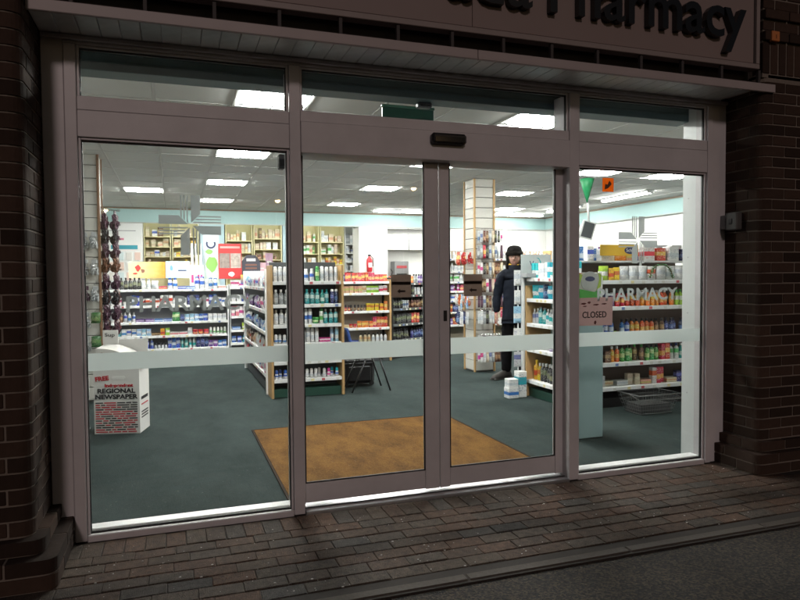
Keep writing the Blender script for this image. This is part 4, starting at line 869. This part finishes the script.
# wreath of green leaves on the island top shelf
wr = empty('green_wreath', (5.06, 1.985, 1.3595)); tag(wr, 'small green wreath standing on the right island top shelf', 'wreath')
bm = bmesh.new(); q = random.Random(3)
for i in range(90):
    a = R(i*2.0); c = Vector((.15*math.cos(a), q.uniform(-.02, .02), .02+.15*math.sin(a))); d = Vector((q.uniform(-1, 1), q.uniform(-1, 1), q.uniform(-1, 1))).normalized(); e = d.orthogonal().normalized()
    vs = [bm.verts.new(c-d*.022), bm.verts.new(c+e*.008), bm.verts.new(c+d*.022), bm.verts.new(c-e*.008)]; bm.faces.new(vs)
link('leaves', me_from(bm), plain('wreath_green', (.05, .22, .07), .5, vary=.2, noise=.3), wr)
tube('ring', wr, [(.15*math.cos(R(a)), 0, .02+.15*math.sin(R(a))) for a in range(0, 181, 15)], .006, plain('twig', (.10, .06, .03), .8), 6)
# cardboard floor display with teal side and green-white advert
fd = empty('floor_display', (3.24, .95, 0)); tag(fd, 'pale teal cardboard floor display with green and white advert', 'display stand')
fdm = plain('pale_teal_card', (.33, .50, .52), .55)
box('body', fd, 0, .30, .0, .26, 0, 1.04, fdm, .004); box('header', fd, 0, .30, .02, .035, 1.041, 1.44, plain('advert_white', (.75, .77, .72), .5), .002)
ar = [(.175+.095*math.cos(R(a)), 1.365+.085*math.sin(R(a))) for a in range(0, 360, 24)]
link('advert_disc', plate_mesh(ar, .003, .0165), plain('advert_pale', (.62, .68, .66), .5), fd)
link('advert_green', plate_mesh([(.02, 1.15), (.28, 1.15), (.28, 1.30), (.22, 1.27), (.14, 1.285), (.06, 1.30), (.02, 1.29)], .003, .0130), plain('advert_green', (.06, .38, .05), .5), fd)
link('advert_lime', plate_mesh([(.005, 1.10), (.04, 1.20), (.07, 1.34), (.10, 1.42), (.04, 1.435), (.005, 1.42)], .002, .0158), plain('advert_lime', (.40, .60, .08), .5), fd)
link('advert_lime', plate_mesh([(.24, 1.28), (.285, 1.32), (.29, 1.42), (.26, 1.435), (.27, 1.38)], .002, .0148), MATS['advert_lime'], fd)
link('advert_oval', plate_mesh([(.175+.05*math.cos(R(a)), 1.385+.022*math.sin(R(a))) for a in range(0, 360, 30)], .002, .0140), nav_i, fd)
link('advert_orange', plate_mesh([(.0, 1.36), (.02, 1.40), (.06, 1.425), (.10, 1.432), (.06, 1.438), (.01, 1.436)], .002, .0135), plain('advert_orange', (.65, .25, .05), .5), fd)
# hanging mobile: green cone, cord and tilted grey tablet
hm = empty('hanging_mobile', (4.25, 2.2, 1.80)); tag(hm, 'hanging mobile with green cone above a tilted grey board', 'mobile')
link('cone', lathe_mesh([(.004, .40), (.05, .55), (.078, .655), (.05, .662)], 7), plain('cone_green', (.02, .28, .10), .5, noise=.5, scale=20), hm)
tube('cord', hm, [(.02, 0, .20), (.01, 0, .40)], .012, white_m, 6); tube('ceiling_cord', hm, [(0, 0, .66), (0, 0, 1.036)], .002, grey_m, 5)
o = link('board', plate_mesh([(-.11, .01), (.06, .0), (.10, .20), (-.07, .21)], .012), white_m, hm); o.rotation_euler = (0, R(8), 0)
o = link('dark_face', plate_mesh([(-.085, .03), (.045, .02), (.075, .185), (-.055, .195)], .004, -.005), plain('slate_face', (.05, .055, .06), .35), hm); o.rotation_euler = (0, R(8), 0)
# wire basket on the floor
wb = empty('wire_basket', (4.62, 1.66, 0)); tag(wb, 'grey wire shopping basket on the floor before right island', 'basket')
wm = plain('basket_wire', (.14, .145, .145), .45, .5)
def rect(w_, d_, z): return [(-w_, -d_, z), (w_, -d_, z), (w_, d_, z), (-w_, d_, z), (-w_, -d_, z)]
tube('rim', wb, rect(.255, .175, .205), .006, wm, 6); tube('base_ring', wb, rect(.19, .125, .01), .005, wm, 6)
bm = bmesh.new()
for k in range(1, 5): bm_tube(bm, rect(.19+.065*k/5, .125+.05*k/5, .01+.195*k/5), .002, 4)
for i in range(15):
    t_ = -1+2*i/14
    for s_ in (-1, 1): bm_tube(bm, [(t_*.19, s_*.125, .01), (t_*.255, s_*.175, .205)], .002, 4)
    bm_tube(bm, [(t_*.19, -.125, .01), (t_*.19, .125, .01)], .002, 4)
for i in range(9):
    t_ = -1+2*i/8
    for s_ in (-1, 1): bm_tube(bm, [(s_*.19, t_*.125, .01), (s_*.255, t_*.175, .205)], .002, 4)
link('wire_sides', me_from(bm), wm, wb)
tube('handle', wb, [(-.26, -.05, .2), (-.255, -.20, .16), (.255, -.20, .16), (.26, -.05, .2)], .005, wm, 6)
bm = bmesh.new()
bg_ = link('basket_liner', prism_mesh([(-.18, -.115), (.18, -.115), (.18, .115), (-.18, .115)], .02, .10), plain('grey_bag_stock', (.05, .05, .052), .6, noise=.4, scale=12), None, (4.62, 1.66, 0)); tag(bg_, 'grey folded stock lying in the wire basket', 'stock'); bm.free()

# ================================================================== CHAIR AND BAG
ch = empty('chair', (2.27, 4.02, 0)); tag(ch, 'blue seated chair with black tube legs by end display', 'chair')
bl = plain('blue_seat_fabric', (.03, .08, .30), .7, noise=.15, scale=30); lg_m = plain('black_tube', (.015, .015, .017), .35)
box('seat', ch, -.20, .24, -.20, .20, .42, .465, bl, .018)
o = box('backrest', ch, -.018, .018, -.20, .20, .0, .22, bl, .012, (-.235, 0, .58)); o.rotation_euler = (0, R(-14), 0)
for s_ in (-.19, .19):
    tube('leg', ch, [(.12, s_, .42), (.26, s_, .005)], .011, lg_m); tube('leg', ch, [(-.05, s_, .42), (-.23, s_, .005)], .011, lg_m)
    tube('back_support', ch, [(-.15, s_*.9, .43), (-.215, s_*.9, .50), (-.25, s_*.9, .70)], .010, lg_m)
for x in (-.13, .17): tube('stretcher', ch, [(x, -.19, .40), (x, .19, .40)], .009, lg_m)
bgm = plain('black_nylon', (.010, .010, .012), .55, noise=.3, scale=25)
bgo = empty('wheeled_bag', (2.26, 4.42, 0)); tag(bgo, 'black wheeled bag on the floor behind the blue chair', 'bag')
box('body', bgo, -.21, .21, -.13, .13, .03, .37, bgm, .035); box('pocket', bgo, -.15, .15, -.155, -.125, .07, .26, bgm, .02)
tube('handle', bgo, [(-.06, 0, .36), (-.055, 0, .41), (.055, 0, .41), (.06, 0, .36)], .010, dark_m)
for x in (-.17, .17): link('wheel', lathe_mesh([(.03, 0), (.033, .006), (.033, .02), (.03, .026)], 12), dark_m, bgo, (x, -.10, .033)).rotation_euler = (R(90), 0, 0)
tube('zip', bgo, [(-.19, -.132, .30), (.19, -.132, .30)], .003, grey_m, 5)

# ================================================================== NEWSPAPER DISPENSER
nb = empty('newspaper_dispenser', (-.70, 2.66, 0), R(-14)); tag(nb, 'white free newspaper dispenser with bold black headline by left window', 'newspaper stand')
nw = plain('white_corrugated_plastic', (.70, .69, .67), .55, noise=.05)
box('front_panel', nb, 0, .405, 0, .008, 0, .62, nw, .001); box('side_panel', nb, .397, .405, .009, .29, 0, .62, nw, .001); box('side_panel', nb, 0, .008, .009, .29, 0, .62, nw, .001); box('back_panel', nb, 0, .405, .291, .30, 0, .84, nw, .001); box('inner_shelf', nb, .009, .396, .010, .290, .42, .43, nw, 0)
link('hand_slot', plate_mesh([(.16, .515), (.175, .50), (.27, .50), (.285, .515), (.27, .53), (.175, .53)], .002, -.0022), plain('slot_light', (.80, .80, .78), .5), nb)
ri = plain('ink_red', (.42, .008, .02), .6); ki = plain('ink_black', (.015, .015, .018), .6)
o = text('headline', nb, 'FREE', ri, .040, (.02, -.0025, .485), .12, tilt=R(-6), offset=.002)
text('headline', nb, 'Independent', ri, .028, (.10, -.0025, .432), .25, offset=.002)
text('headline', nb, 'REGIONAL', ki, .042, (.035, -.0025, .376), .335, offset=.002); text('headline', nb, 'NEWSPAPER', ki, .042, (.015, -.0025, .322), .375, offset=.002)
q = random.Random(11)
for k in range(14):
    x = .015; z = .290-k*.0205
    while x < .37:
        L = min(q.uniform(.03, .11), .385-x); box('print_line', nb, x, x+L, -.0022, -.0003, z-.010, z, ri if q.random() < .5 else ki, 0); x += L+.010
for z, h_, m in ((.30, .028, ki), (.25, .012, ri), (.18, .012, ki), (.155, .012, ki), (.13, .012, ki)): box('print_line', nb, .4052, .4066, .05, .25, z, z+h_, m, 0)
box('header_card', nb, .0, .14, .262, .270, .80, .93, nw, .001); text('headline', nb, 'Sup', ki, .035, (.02, .2600, .87), .09)
pap = plain('newsprint', (.62, .61, .58), .8, noise=.12, scale=22)
bm = bmesh.new(); rows = []
for i in range(9):
    u = i/8; z = .80-.16*u+.05*math.sin(u*3.1); x = .02+.40*u
    rows.append([bm.verts.new((x, .02, z-.02)), bm.verts.new((x, .27, z)), bm.verts.new((x, .27, z-.035)), bm.verts.new((x, .02, z-.055))])
for a, b in zip(rows, rows[1:]):
    for k in range(4): bm.faces.new((a[k], b[k], b[(k+1) % 4], a[(k+1) % 4]))
bm.faces.new(rows[0]); bm.faces.new(list(reversed(rows[-1]))); bmesh.ops.recalc_face_normals(bm, faces=bm.faces[:])
npp = link('newspaper_stack', me_from(bm), pap, None, (-.70, 2.66, .0), R(-14)); tag(npp, 'curling pile of newspapers in the white dispenser', 'newspapers')
sb2 = empty('leaflet_box', (-.86, 2.78, .30)); tag(sb2, 'small white leaflet box left of the newspaper dispenser', 'box')
box('tray', sb2, -.14, .10, 0, .12, 0, .20, nw, .003); box('lip', sb2, -.14, .10, -.02, -.001, .03, .09, plain('leaflet_pink', (.5, .25, .22), .6, noise=.6, scale=30), .002); box('post', sb2, -.04, 0, .03, .07, -.30, 0, grey_m, .002); box('foot', sb2, -.14, .10, -.05, .14, -.30, -.285, grey_m, .002)

# ================================================================== BACK WALL: leaflet board, dispensary shelves, white cupboards
lb = empty('leaflet_board', (-1.38, 10.25, 1.2)); tag(lb, 'white leaflet board with teal strip on the far left wall', 'board')
box('board', lb, 0, .83, 0, .03, 0, 1.32, white_m, .004); box('teal_strip', lb, .24, .73, -.006, -.001, .80, .88, plain('strip_teal', (.02, .28, .36), .5), .001)
q = random.Random(2)
for r_ in range(3):
    for c_ in range(5): box('leaflet', lb, .05+c_*.155, .16+c_*.155, -.012, -.004, .18+r_*.20, .34+r_*.20, plain('leaflet_%d' % q.randrange(4), [(.72, .70, .66), (.74, .55, .48), (.60, .70, .72), (.76, .76, .74)][q.randrange(4)], .6), .001)
box('rail', lb, .10, .70, -.008, -.001, 1.16, 1.175, grey_m, 0); box('mark', lb, .40, .48, -.006, -.001, .98, 1.02, plain('leaflet_mark', (.65, .2, .3), .5), 0)
bp_ = swall('wall_partition', X0, -.56, 10.285, 10.34, 0, 2.539, wallw)
random.seed(33)
def disp(x0, x1, label, short, levels, cols_, mat=cream_m, n=11, yb=10.95):
    x0 *= 1.0425; x1 *= 1.0425; levels = [1.42+(z-1.42)*1.0425 for z in levels]
    r = empty('dispensary_shelving', (x0, yb, 0)); tag(r, label, 'shelving'); w_ = x1-x0
    box('back_panel', r, 0, w_, .34, .36, .9, 2.66, mat, 0); box('side_panel', r, 0, .022, 0, .339, .9, 2.66, mat, .002); box('side_panel', r, w_-.022, w_, 0, .339, .9, 2.66, mat, .002); box('cupboard_base', r, 0, w_, 0, .36, 0, .895, mat, .003)
    for li, z in enumerate(levels):
        box('shelf', r, .023, w_-.023, .002, .338, z-.02, z, mat, .002)
        x = x0+.04; i = 0; avail = .27 if li == 0 else levels[li-1]-z-.035
        while i < n:
            w2 = random.uniform(.035, .11); h2 = random.uniform(.45, .95)*avail
            if x+w2 > x1-.03: break
            c_ = random.choice(cols_); o = link('medicine_box', M_['carton'], pm(c_), None, (x+w2/2, yb+.10+random.uniform(0, .06), z+.0005)); o.scale = (w2, .12, h2); i += 1
            tag(o, '%s medicine box, %s from left, %s shelf of %s' % (cw(c_), ORD[i], ORD[li+1], short), 'box', 'boxes on the dispensary shelves'); x += w2+random.choice([.006, .01, .05])
lv = [2.27, 2.06, 1.86, 1.66]
disp(-.54, -.02, 'cream dispensary shelving next to the leaflet board', 'leftmost dispensary shelving', lv, ['cream', 'white', 'beige', 'brown', 'white_blue'])
disp(.0, .52, 'cream dispensary shelving behind the etched cross', 'second dispensary shelving', lv, ['cream', 'white', 'beige', 'grey', 'yellow'])
disp(1.06, 1.62, 'cream dispensary shelving with tall pale boxes above red show card', 'third dispensary shelving', [2.20, 1.95, 1.72, 1.5], ['cream', 'cream', 'beige', 'white'], n=6)
disp(1.64, 2.24, 'cream dispensary shelving behind white spray cans', 'fourth dispensary shelving', [2.25, 2.02, 1.80, 1.58], ['cream', 'cream', 'beige', 'white', 'brown'], n=7)
disp(2.44, 3.06, 'cream dispensary shelving with green boxes near the mullion', 'fifth dispensary shelving', [2.19, 1.93, 1.70, 1.5], ['green', 'white', 'cream', 'white_green', 'cream'], n=7)
disp(3.08, 3.62, 'cream dispensary shelving left of the white cupboard', 'sixth dispensary shelving', [2.19, 1.93, 1.70, 1.5], ['cream', 'white', 'beige', 'yellow', 'white_green'], n=7)
bp2 = box('blue_panel', None, .563, 1.084, 10.95, 11.0, 0, 2.66, plain('pale_blue_panel', (.42, .55, .62), .6), .003); tag(bp2, 'pale blue wall panel behind the tall show card', 'panel')
bp3 = box('blue_panel', None, 2.356, 2.523, 10.95, 11.0, 0, 2.66, MATS['pale_blue_panel'], .003); tag(bp3, 'narrow pale blue wall panel beside the left mullion', 'panel')
disp(3.64, 3.90, 'narrow white rack of folders beside the white cupboard', 'narrow white rack', [2.15, 1.95, 1.75, 1.55, 1.35], ['white', 'grey', 'silver'], white_m, 3)
cb = empty('white_cupboard', (3.84, 10.0, 0)); tag(cb, 'tall plain white cupboard at the back wall', 'cupboard')
lam = plain('white_cupboard_door', (.82, .82, .81), .4)
box('carcass', cb, .03, .69, .02, .50, .0, 2.50, lam, .004); box('door', cb, .035, .356, 0, .018, .05, 2.48, lam, .003); box('door', cb, .362, .685, 0, .018, .05, 2.48, lam, .003)
for x in (.335, .375): box('handle', cb, x, x+.010, -.02, -.002, 1.1, 1.25, alu_m, .002)
fe = empty('fire_extinguisher', (4.08, 9.93, 1.52)); tag(fe, 'red fire extinguisher on the white cupboard front', 'fire extinguisher')
link('cylinder', lathe_mesh([(.05, 0), (.062, .02), (.062, .27), (.03, .32), (.02, .34)], 14), plain('extinguisher_red', (.55, .02, .03), .3), fe); box('valve', fe, -.03, .03, -.015, .015, .341, .385, dark_m, .004); tube('hose', fe, [(.03, 0, .36), (.08, 0, .30), (.075, 0, .12)], .009, dark_m, 6); box('bracket', fe, -.03, .03, .055, .068, .1, .24, grey_m, .002); box('label_band', fe, -.04, .04, -.0665, -.0625, .10, .2, white_m, 0)
ck = empty('kitchen_units', (4.56, 10.05, 0)); tag(ck, 'white wall cupboards and counter with a grey machine at back', 'cupboards')
box('counter', ck, 0, 1.25, 0, .55, 0, 1.30, lam, .004); box('worktop', ck, -.01, 1.26, -.03, .55, 1.301, 1.34, plain('pale_worktop', (.6, .6, .58), .4), .003); box('splashback', ck, 0, 1.25, .50, .525, 1.341, 2.53, wallw, 0)
for i, (a, b) in enumerate(((0, .54), (.56, 1.25))):
    box('wall_cupboard', ck, a, b, .18, .499, 2.02, 2.36, lam, .004); box('open_shelf', ck, a, b, .22, .499, 2.50, 2.515, lam, 0)
mc = empty('grey_machine', (4.72, 10.10, 1.341)); tag(mc, 'grey metal machine standing on the back counter', 'appliance')
box('body', mc, 0, .34, 0, .30, 0, .42, plain('machine_grey', (.25, .25, .26), .4, .4), .012); box('display', mc, .05, .29, -.006, -.001, .26, .32, plain('display_red', (.35, .05, .06), .4), .001); box('vent', mc, .05, .29, -.006, -.001, .04, .14, dark_m, .001)
sp_ = empty('black_stand', (4.62, 10.02, 1.341)); tag(sp_, 'small black bottle stand beside the grey machine', 'stand')
box('tray', sp_, -.04, .06, -.03, .03, 0, .10, dark_m, .004); tube('arm', sp_, [(0, 0, .1), (.03, 0, .18), (-.02, 0, .24)], .01, dark_m, 6)
swall('wall_white_back', 3.9, X1, 10.58, 10.64, 0, 2.54, wallw)
pnl = [swall('wall_panel', 6.0+i*.92, 6.0+i*.92+.91, 10.30, 10.33, 1.0, 2.525, plain('white_panel', (.82, .82, .80), .45)) for i in range(3)]
# right wall shelving
rw = Unit('right_wall_shelving', 'long white shelving against the right wall', 'shelving', (8.38, 9.6), R(-90), 4.9, .34, [1.62, 1.36, 1.08, .80, .5], 'right wall shelving', 'packs on the right wall shelving', back=white_m, upright=shelfw_m, base=shade_m, top=1.70)
random.seed(8)
for i, wd in enumerate(['top', 'second', 'third']):
    rw.row(i, wd, [(random.choice(['carton', 'tall', 'pouch', 'big']), random.choice(['white_blue', 'white', 'pale_blue', 'white_red', 'red', 'silver', 'white_green']), 1) for _ in range(34)])

# ================================================================== PERSON
def skin_mesh(name, verts, edges, radii, mat, parent, root=0, sub=2, flat=None):
    m = bpy.data.meshes.new(name); m.from_pydata(verts, edges, []); o = bpy.data.objects.new('tmp', m); COL.objects.link(o)
    sk = o.modifiers.new('s', 'SKIN'); sk.use_smooth_shade = True; sv = m.skin_vertices[0].data
    for i, r_ in enumerate(radii): sv[i].radius = r_ if isinstance(r_, tuple) else (r_, r_); sv[i].use_root = (i == root)
    ss = o.modifiers.new('d', 'SUBSURF'); ss.levels = sub; ss.render_levels = sub
    bpy.context.view_layer.update()
    m2 = bpy.data.meshes.new_from_object(o.evaluated_get(bpy.context.evaluated_depsgraph_get())); bpy.data.objects.remove(o); bpy.data.meshes.remove(m)
    m2.materials.clear()
    for p in m2.polygons: p.use_smooth = True
    return m2
# figure frame: faces -y, stands at the origin; turned towards the aisle
skin_m = plain('skin', (.38, .21, .16), .5, noise=.08, scale=25); coat = plain('navy_jacket', (.0055, .0075, .0135), .8, spec=.12, noise=.25, scale=30, bump=.4); trou = plain('black_trousers', (.004, .004, .005), .85, spec=.1, noise=.2, scale=20); fur = plain('dark_fur', (.006, .005, .0045), .95, spec=.1, noise=.5, scale=60, bump=1.0); hatm = plain('dark_hat_cloth', (.005, .0045, .0045), .9, spec=.1, noise=.2)
ps = empty('person', (4.42, 4.10, 0), R(-30)); tag(ps, 'person in navy jacket and dark trapper hat standing by the column', 'person')
bv = [(0, 0, .96), (0, -.005, 1.16), (0, .0, 1.36), (0, .005, 1.47), (0, -.005, 1.545),        # pelvis, waist, chest, neck base, neck
      (-.175, 0, 1.42), (-.225, .015, 1.15), (-.235, -.03, .92), (.175, 0, 1.42), (.22, .03, 1.16), (.21, -.06, .94),
      (-.095, 0, .90), (-.105, -.01, .50), (-.11, .03, .09), (.095, 0, .90), (.10, .01, .50), (.105, .05, .09)]
be = [(0, 1), (1, 2), (2, 3), (3, 4), (3, 5), (5, 6), (6, 7), (3, 8), (8, 9), (9, 10), (0, 11), (11, 12), (12, 13), (0, 14), (14, 15), (15, 16)]
br = [(.11, .09), (.10, .085), (.11, .085), (.06, .055), .050, .050, .040, .032, .050, .040, .032, .075, .055, .042, .075, .055, .042]
body = link('body', skin_mesh('body', bv, be, br, None, None), skin_m, ps)
jv = [(0, 0, .93), (0, -.005, 1.16), (0, 0, 1.37), (0, .005, 1.475), (-.18, 0, 1.42), (-.235, .015, 1.15), (-.245, -.035, .905), (.18, 0, 1.42), (.23, .03, 1.16), (.22, -.065, .93), (0, 0, .82), (0, 0, .76)]
je = [(0, 1), (1, 2), (2, 3), (3, 4), (4, 5), (5, 6), (3, 7), (7, 8), (8, 9), (0, 10), (10, 11)]
jr = [(.176, .142), (.165, .132), (.172, .130), (.094, .088), .078, .068, .050, .080, .068, .050, (.178, .145), (.17, .14)]
from mathutils import noise as mn
def folds(m, amp, sc_):
    """cloth creases: push the surface in and out along its normals"""
    m.update(); nn = [v.normal.copy() for v in m.vertices]
    for v, n in zip(m.vertices, nn):
        p = v.co; f = mn.noise(Vector((p.x*sc_, p.y*sc_, p.z*sc_*2.3)))+.6*math.sin(p.z*55+6*mn.noise(p*7)+p.x*14)*mn.noise(p*4)
        v.co += n*amp*f
    return m
link('jacket', folds(skin_mesh('jacket', jv, je, jr, None, None, sub=3), .010, 9), coat, ps)
box('zip', ps, -.004, .004, -.158, -.150, .80, 1.40, plain('zip_grey', (.12, .12, .13), .4, .6), .001)
tv = [(0, 0, .88), (-.085, 0, .80), (-.108, -.01, .48), (-.112, .03, .075), (.085, 0, .80), (.103, .01, .48), (.108, .05, .075)]
link('trousers', folds(skin_mesh('trousers', tv, [(0, 1), (1, 2), (2, 3), (0, 4), (4, 5), (5, 6)], [(.125, .10), .100, .084, .074, .100, .084, .074], None, None, sub=3), .007, 8), trou, ps)
def shoe(x, y, rz):
    bm = bmesh.new(); prof = [(-.28, .030, .030), (-.24, .048, .055), (-.16, .055, .075), (-.08, .050, .100), (0, .048, .115), (.06, .044, .110), (.085, .030, .07)]; rs = []
    for yy_, hw, h_ in prof: rs.append([bm.verts.new((-hw, yy_, .0)), bm.verts.new((-hw*1.05, yy_, h_*.45)), bm.verts.new((-hw*.6, yy_, h_*.95)), bm.verts.new((hw*.6, yy_, h_*.95)), bm.verts.new((hw*1.05, yy_, h_*.45)), bm.verts.new((hw, yy_, 0))])
    for a, b in zip(rs, rs[1:]):
        for k in range(6): bm.faces.new((a[k], a[(k+1) % 6], b[(k+1) % 6], b[k]))
    bm.faces.new(rs[0]); bm.faces.new(list(reversed(rs[-1]))); bmesh.ops.recalc_face_normals(bm, faces=bm.faces[:])
    o = link('shoe', me_from(bm, True), plain('taupe_shoe', (.025, .021, .018), .7, noise=.2), ps, (x, y, .012), rz); box('sole', o, -.055, .055, -.28, .085, -.012, .012, plain('pale_sole', (.07, .065, .06), .7), .01)
shoe(-.112, .03, R(-40)); shoe(.108, .05, R(12))
# head
bm = bmesh.new(); bmesh.ops.create_uvsphere(bm, u_segments=32, v_segments=24, radius=1.0)
for v in bm.verts:
    x, y, z = v.co; X, Y, Z = x*.074, y*.095, z*.118
    if z < -.2: X *= 1-.28*((-z-.2)/.8); Y = Y*(1-.12*((-z-.2)/.8))-.010*((-z-.2)/.8)
    f = max(0, -y)
    X0_ = X
    nose = math.exp(-((X/.013)**2+((Z+.018)/.024)**2))*f; Y -= .026*nose
    Y -= .010*math.exp(-((X/.010)**2+((Z-.012)/.03)**2))*f
    for s_ in (-1, 1): Y += .013*math.exp(-(((X-s_*.030)/.017)**2+((Z-.012)/.013)**2))*f
    Y -= .007*math.exp(-((X/.045)**2+((Z-.034)/.011)**2))*f
    Y -= .007*math.exp(-((X/.024)**2+((Z+.058)/.008)**2))*f; Y += .006*math.exp(-((X/.03)**2+((Z+.0585)/.0022)**2))*f
    Y -= .010*math.exp(-((X/.024)**2+((Z+.100)/.016)**2))*f
    v.co = (X, Y, Z)
hd = link('head', me_from(bm, True), skin_m, ps, (0, -.025, 1.655), R(-4))
eyem = plain('eye_white', (.6, .58, .55), .2); iris = plain('iris_brown', (.03, .018, .01), .2); lipm = plain('lips', (.36, .14, .12), .5)
for s_ in (-1, 1):
    bm = bmesh.new(); bmesh.ops.create_uvsphere(bm, u_segments=12, v_segments=8, radius=.0115); e_ = link('eye', me_from(bm, True), eyem, hd, (s_*.030, -.073, .012)); 
    bm = bmesh.new(); bmesh.ops.create_uvsphere(bm, u_segments=10, v_segments=6, radius=.0062); link('iris', me_from(bm, True), iris, hd, (s_*.030, -.0805, .0115))
    link('eyebrow', plate_mesh([(s_*.014, .030), (s_*.030, .037), (s_*.048, .031), (s_*.030, .032)], .006, -.0925+.008), fur, hd)
    bm = bmesh.new(); bmesh.ops.create_uvsphere(bm, u_segments=10, v_segments=8, radius=1); 
    for v in bm.verts: v.co = (v.co.x*.008+s_*.077, v.co.y*.020+.008, v.co.z*.030-.004)
    link('ear', me_from(bm, True), skin_m, hd)
link('lips', plate_mesh([(-.022, -.058), (-.008, -.053), (0, -.055), (.008, -.053), (.022, -.058), (.010, -.066), (-.010, -.066)], .008, -.1005), lipm, hd)
# trapper hat: crown, fur brow, ear flaps
hat = link('trapper_hat', lathe_mesh([(.092, .030), (.102, .055), (.104, .10), (.090, .145), (.055, .168), (.012, .174)], 24), hatm, ps, (0, -.022, 1.655), R(6)); hat.scale = (1.0, 1.18, 1.0)
def furry(name, poly_fn):
    bm = bmesh.new(); poly_fn(bm); q = random.Random(4)
    for v in bm.verts: v.co += Vector((q.uniform(-1, 1), q.uniform(-1, 1), q.uniform(-1, 1)))*.005
    return link(name, me_from(bm, True), fur, hat)
def brow(bm):
    n, m_ = 28, 8; rs = []
    for i in range(n):
        a = 2*math.pi*i/n; c = Vector((.100*math.cos(a), .097*math.sin(a), .062)); rs.append([bm.verts.new(c+Vector((math.cos(a)*.020*math.cos(t), math.sin(a)*.020*math.cos(t), .030*math.sin(t)))) for t in [2*math.pi*k/m_ for k in range(m_)]])
    for i in range(n):
        a, b = rs[i], rs[(i+1) % n]
        for k in range(m_): bm.faces.new((a[k], b[k], b[(k+1) % m_], a[(k+1) % m_]))
furry('fur_brow', brow)
for s_ in (-1, 1):
    def flap(bm, s_=s_):
        bmesh.ops.create_uvsphere(bm, u_segments=14, v_segments=12, radius=1)
        for v in bm.verts: v.co = (s_*(.094+.008*(v.co.z < 0))+v.co.x*.020, .010+v.co.y*.052*(1-.25*max(0, -v.co.z)), -.055+v.co.z*.128)
    furry('ear_flap', flap)
# scarf collar
link('collar', lathe_mesh([(.100, 0), (.108, .02), (.102, .060), (.094, .098), (.080, .100)], 18), coat, ps, (0, -.005, 1.462)).scale = (1, .92, 1)
# hands with fingers
def hand(s_, wrist, rx, rz):
    vs, es, rs_ = [(0, 0, .02), (0, 0, -.03), (0, -.002, -.085)], [(0, 1), (1, 2)], [(.020, .026), (.016, .036), (.013, .036)]
    for k, (y, L) in enumerate(((-.030, .070), (-.010, .080), (.010, .075), (.028, .058))):
        b = len(vs); vs += [(0, y, -.088), (s_*-.006, y*1.05, -.088-L*.45), (s_*-.022, y*1.05, -.088-L*.75), (s_*-.038, y, -.088-L*.92)]; es += [(2, b), (b, b+1), (b+1, b+2), (b+2, b+3)]; rs_ += [.0095, .0088, .0082, .007]
    b = len(vs); vs += [(s_*-.010, -.040, -.045), (s_*-.020, -.056, -.075), (s_*-.026, -.058, -.100)]; es += [(1, b), (b, b+1), (b+1, b+2)]; rs_ += [.012, .010, .008]
    o = link('hand', skin_mesh('hand', vs, es, rs_, None, None, 1, 1), skin_m, ps, wrist); o.rotation_euler = (rx, 0, rz); return o
hand(-1, (-.247, -.038, .885), R(-12), R(10)); hand(1, (.222, -.068, .91), R(-14), R(-12))
pr = link('paper_slip', plate_mesh([(-.03, 0), (.02, .01), (.025, .085), (-.02, .08)], .002), wht_i, None, (4.195, 4.10, .765), R(-30)); tag(pr, 'small white paper slip held in the hand of the person', 'paper')

# ================================================================== STREET LAMPS across the road (seen mirrored in the glass)
lampw = emitmat('warm_lamp', (1.0, .62, .28), 420.0); post_m = plain('lamp_post_metal', (.08, .08, .08), .6)
for i, (x, y, h_, lab) in enumerate(((8.93, -21.25, 6.0, 'nearest warm street lamp mirrored in the door glass'), (12.14, -29.35, 6.0, 'second warm street lamp mirrored in the door glass'), (6.11, -36.96, 6.0, 'far warm street lamp mirrored beside the left mullion'), (-4.19, -45.5, 6.0, 'far warm street lamp mirrored in the left window'))):
    t = empty('street_lamp', (x, y, -.016)); tag(t, lab, 'street lamp', 'street lamps over the road')
    link('post', lathe_mesh([(.09, 0), (.085, 1.0), (.055, 1.05), (.04, h_+.1)], 12), post_m, t); tube('arm', t, [(0, 0, h_+.08), (0, .3, h_+.2), (0, .7, h_+.2)], .03, post_m)
    hd_ = box('lamp_head', t, -.14, .14, .55, 1.05, h_+.10, h_+.18, post_m, .03); link('lens', lathe_mesh([(.03, -.07), (.10, -.04), (.13, 0), (.11, .03)], 12), lampw, hd_, (0, .8, h_+.06))

ins = empty('door_monitor', (.650, .235, 2.085)); tag(ins, 'small black sensor box inside at the head of left mullion', 'sensor')
box('housing', ins, -.022, .016, -.03, .03, 0, .09, dark_m, .006); box('lens', ins, -.018, .012, -.0325, -.0305, .02, .06, MATS['smoked_lens'], 0)
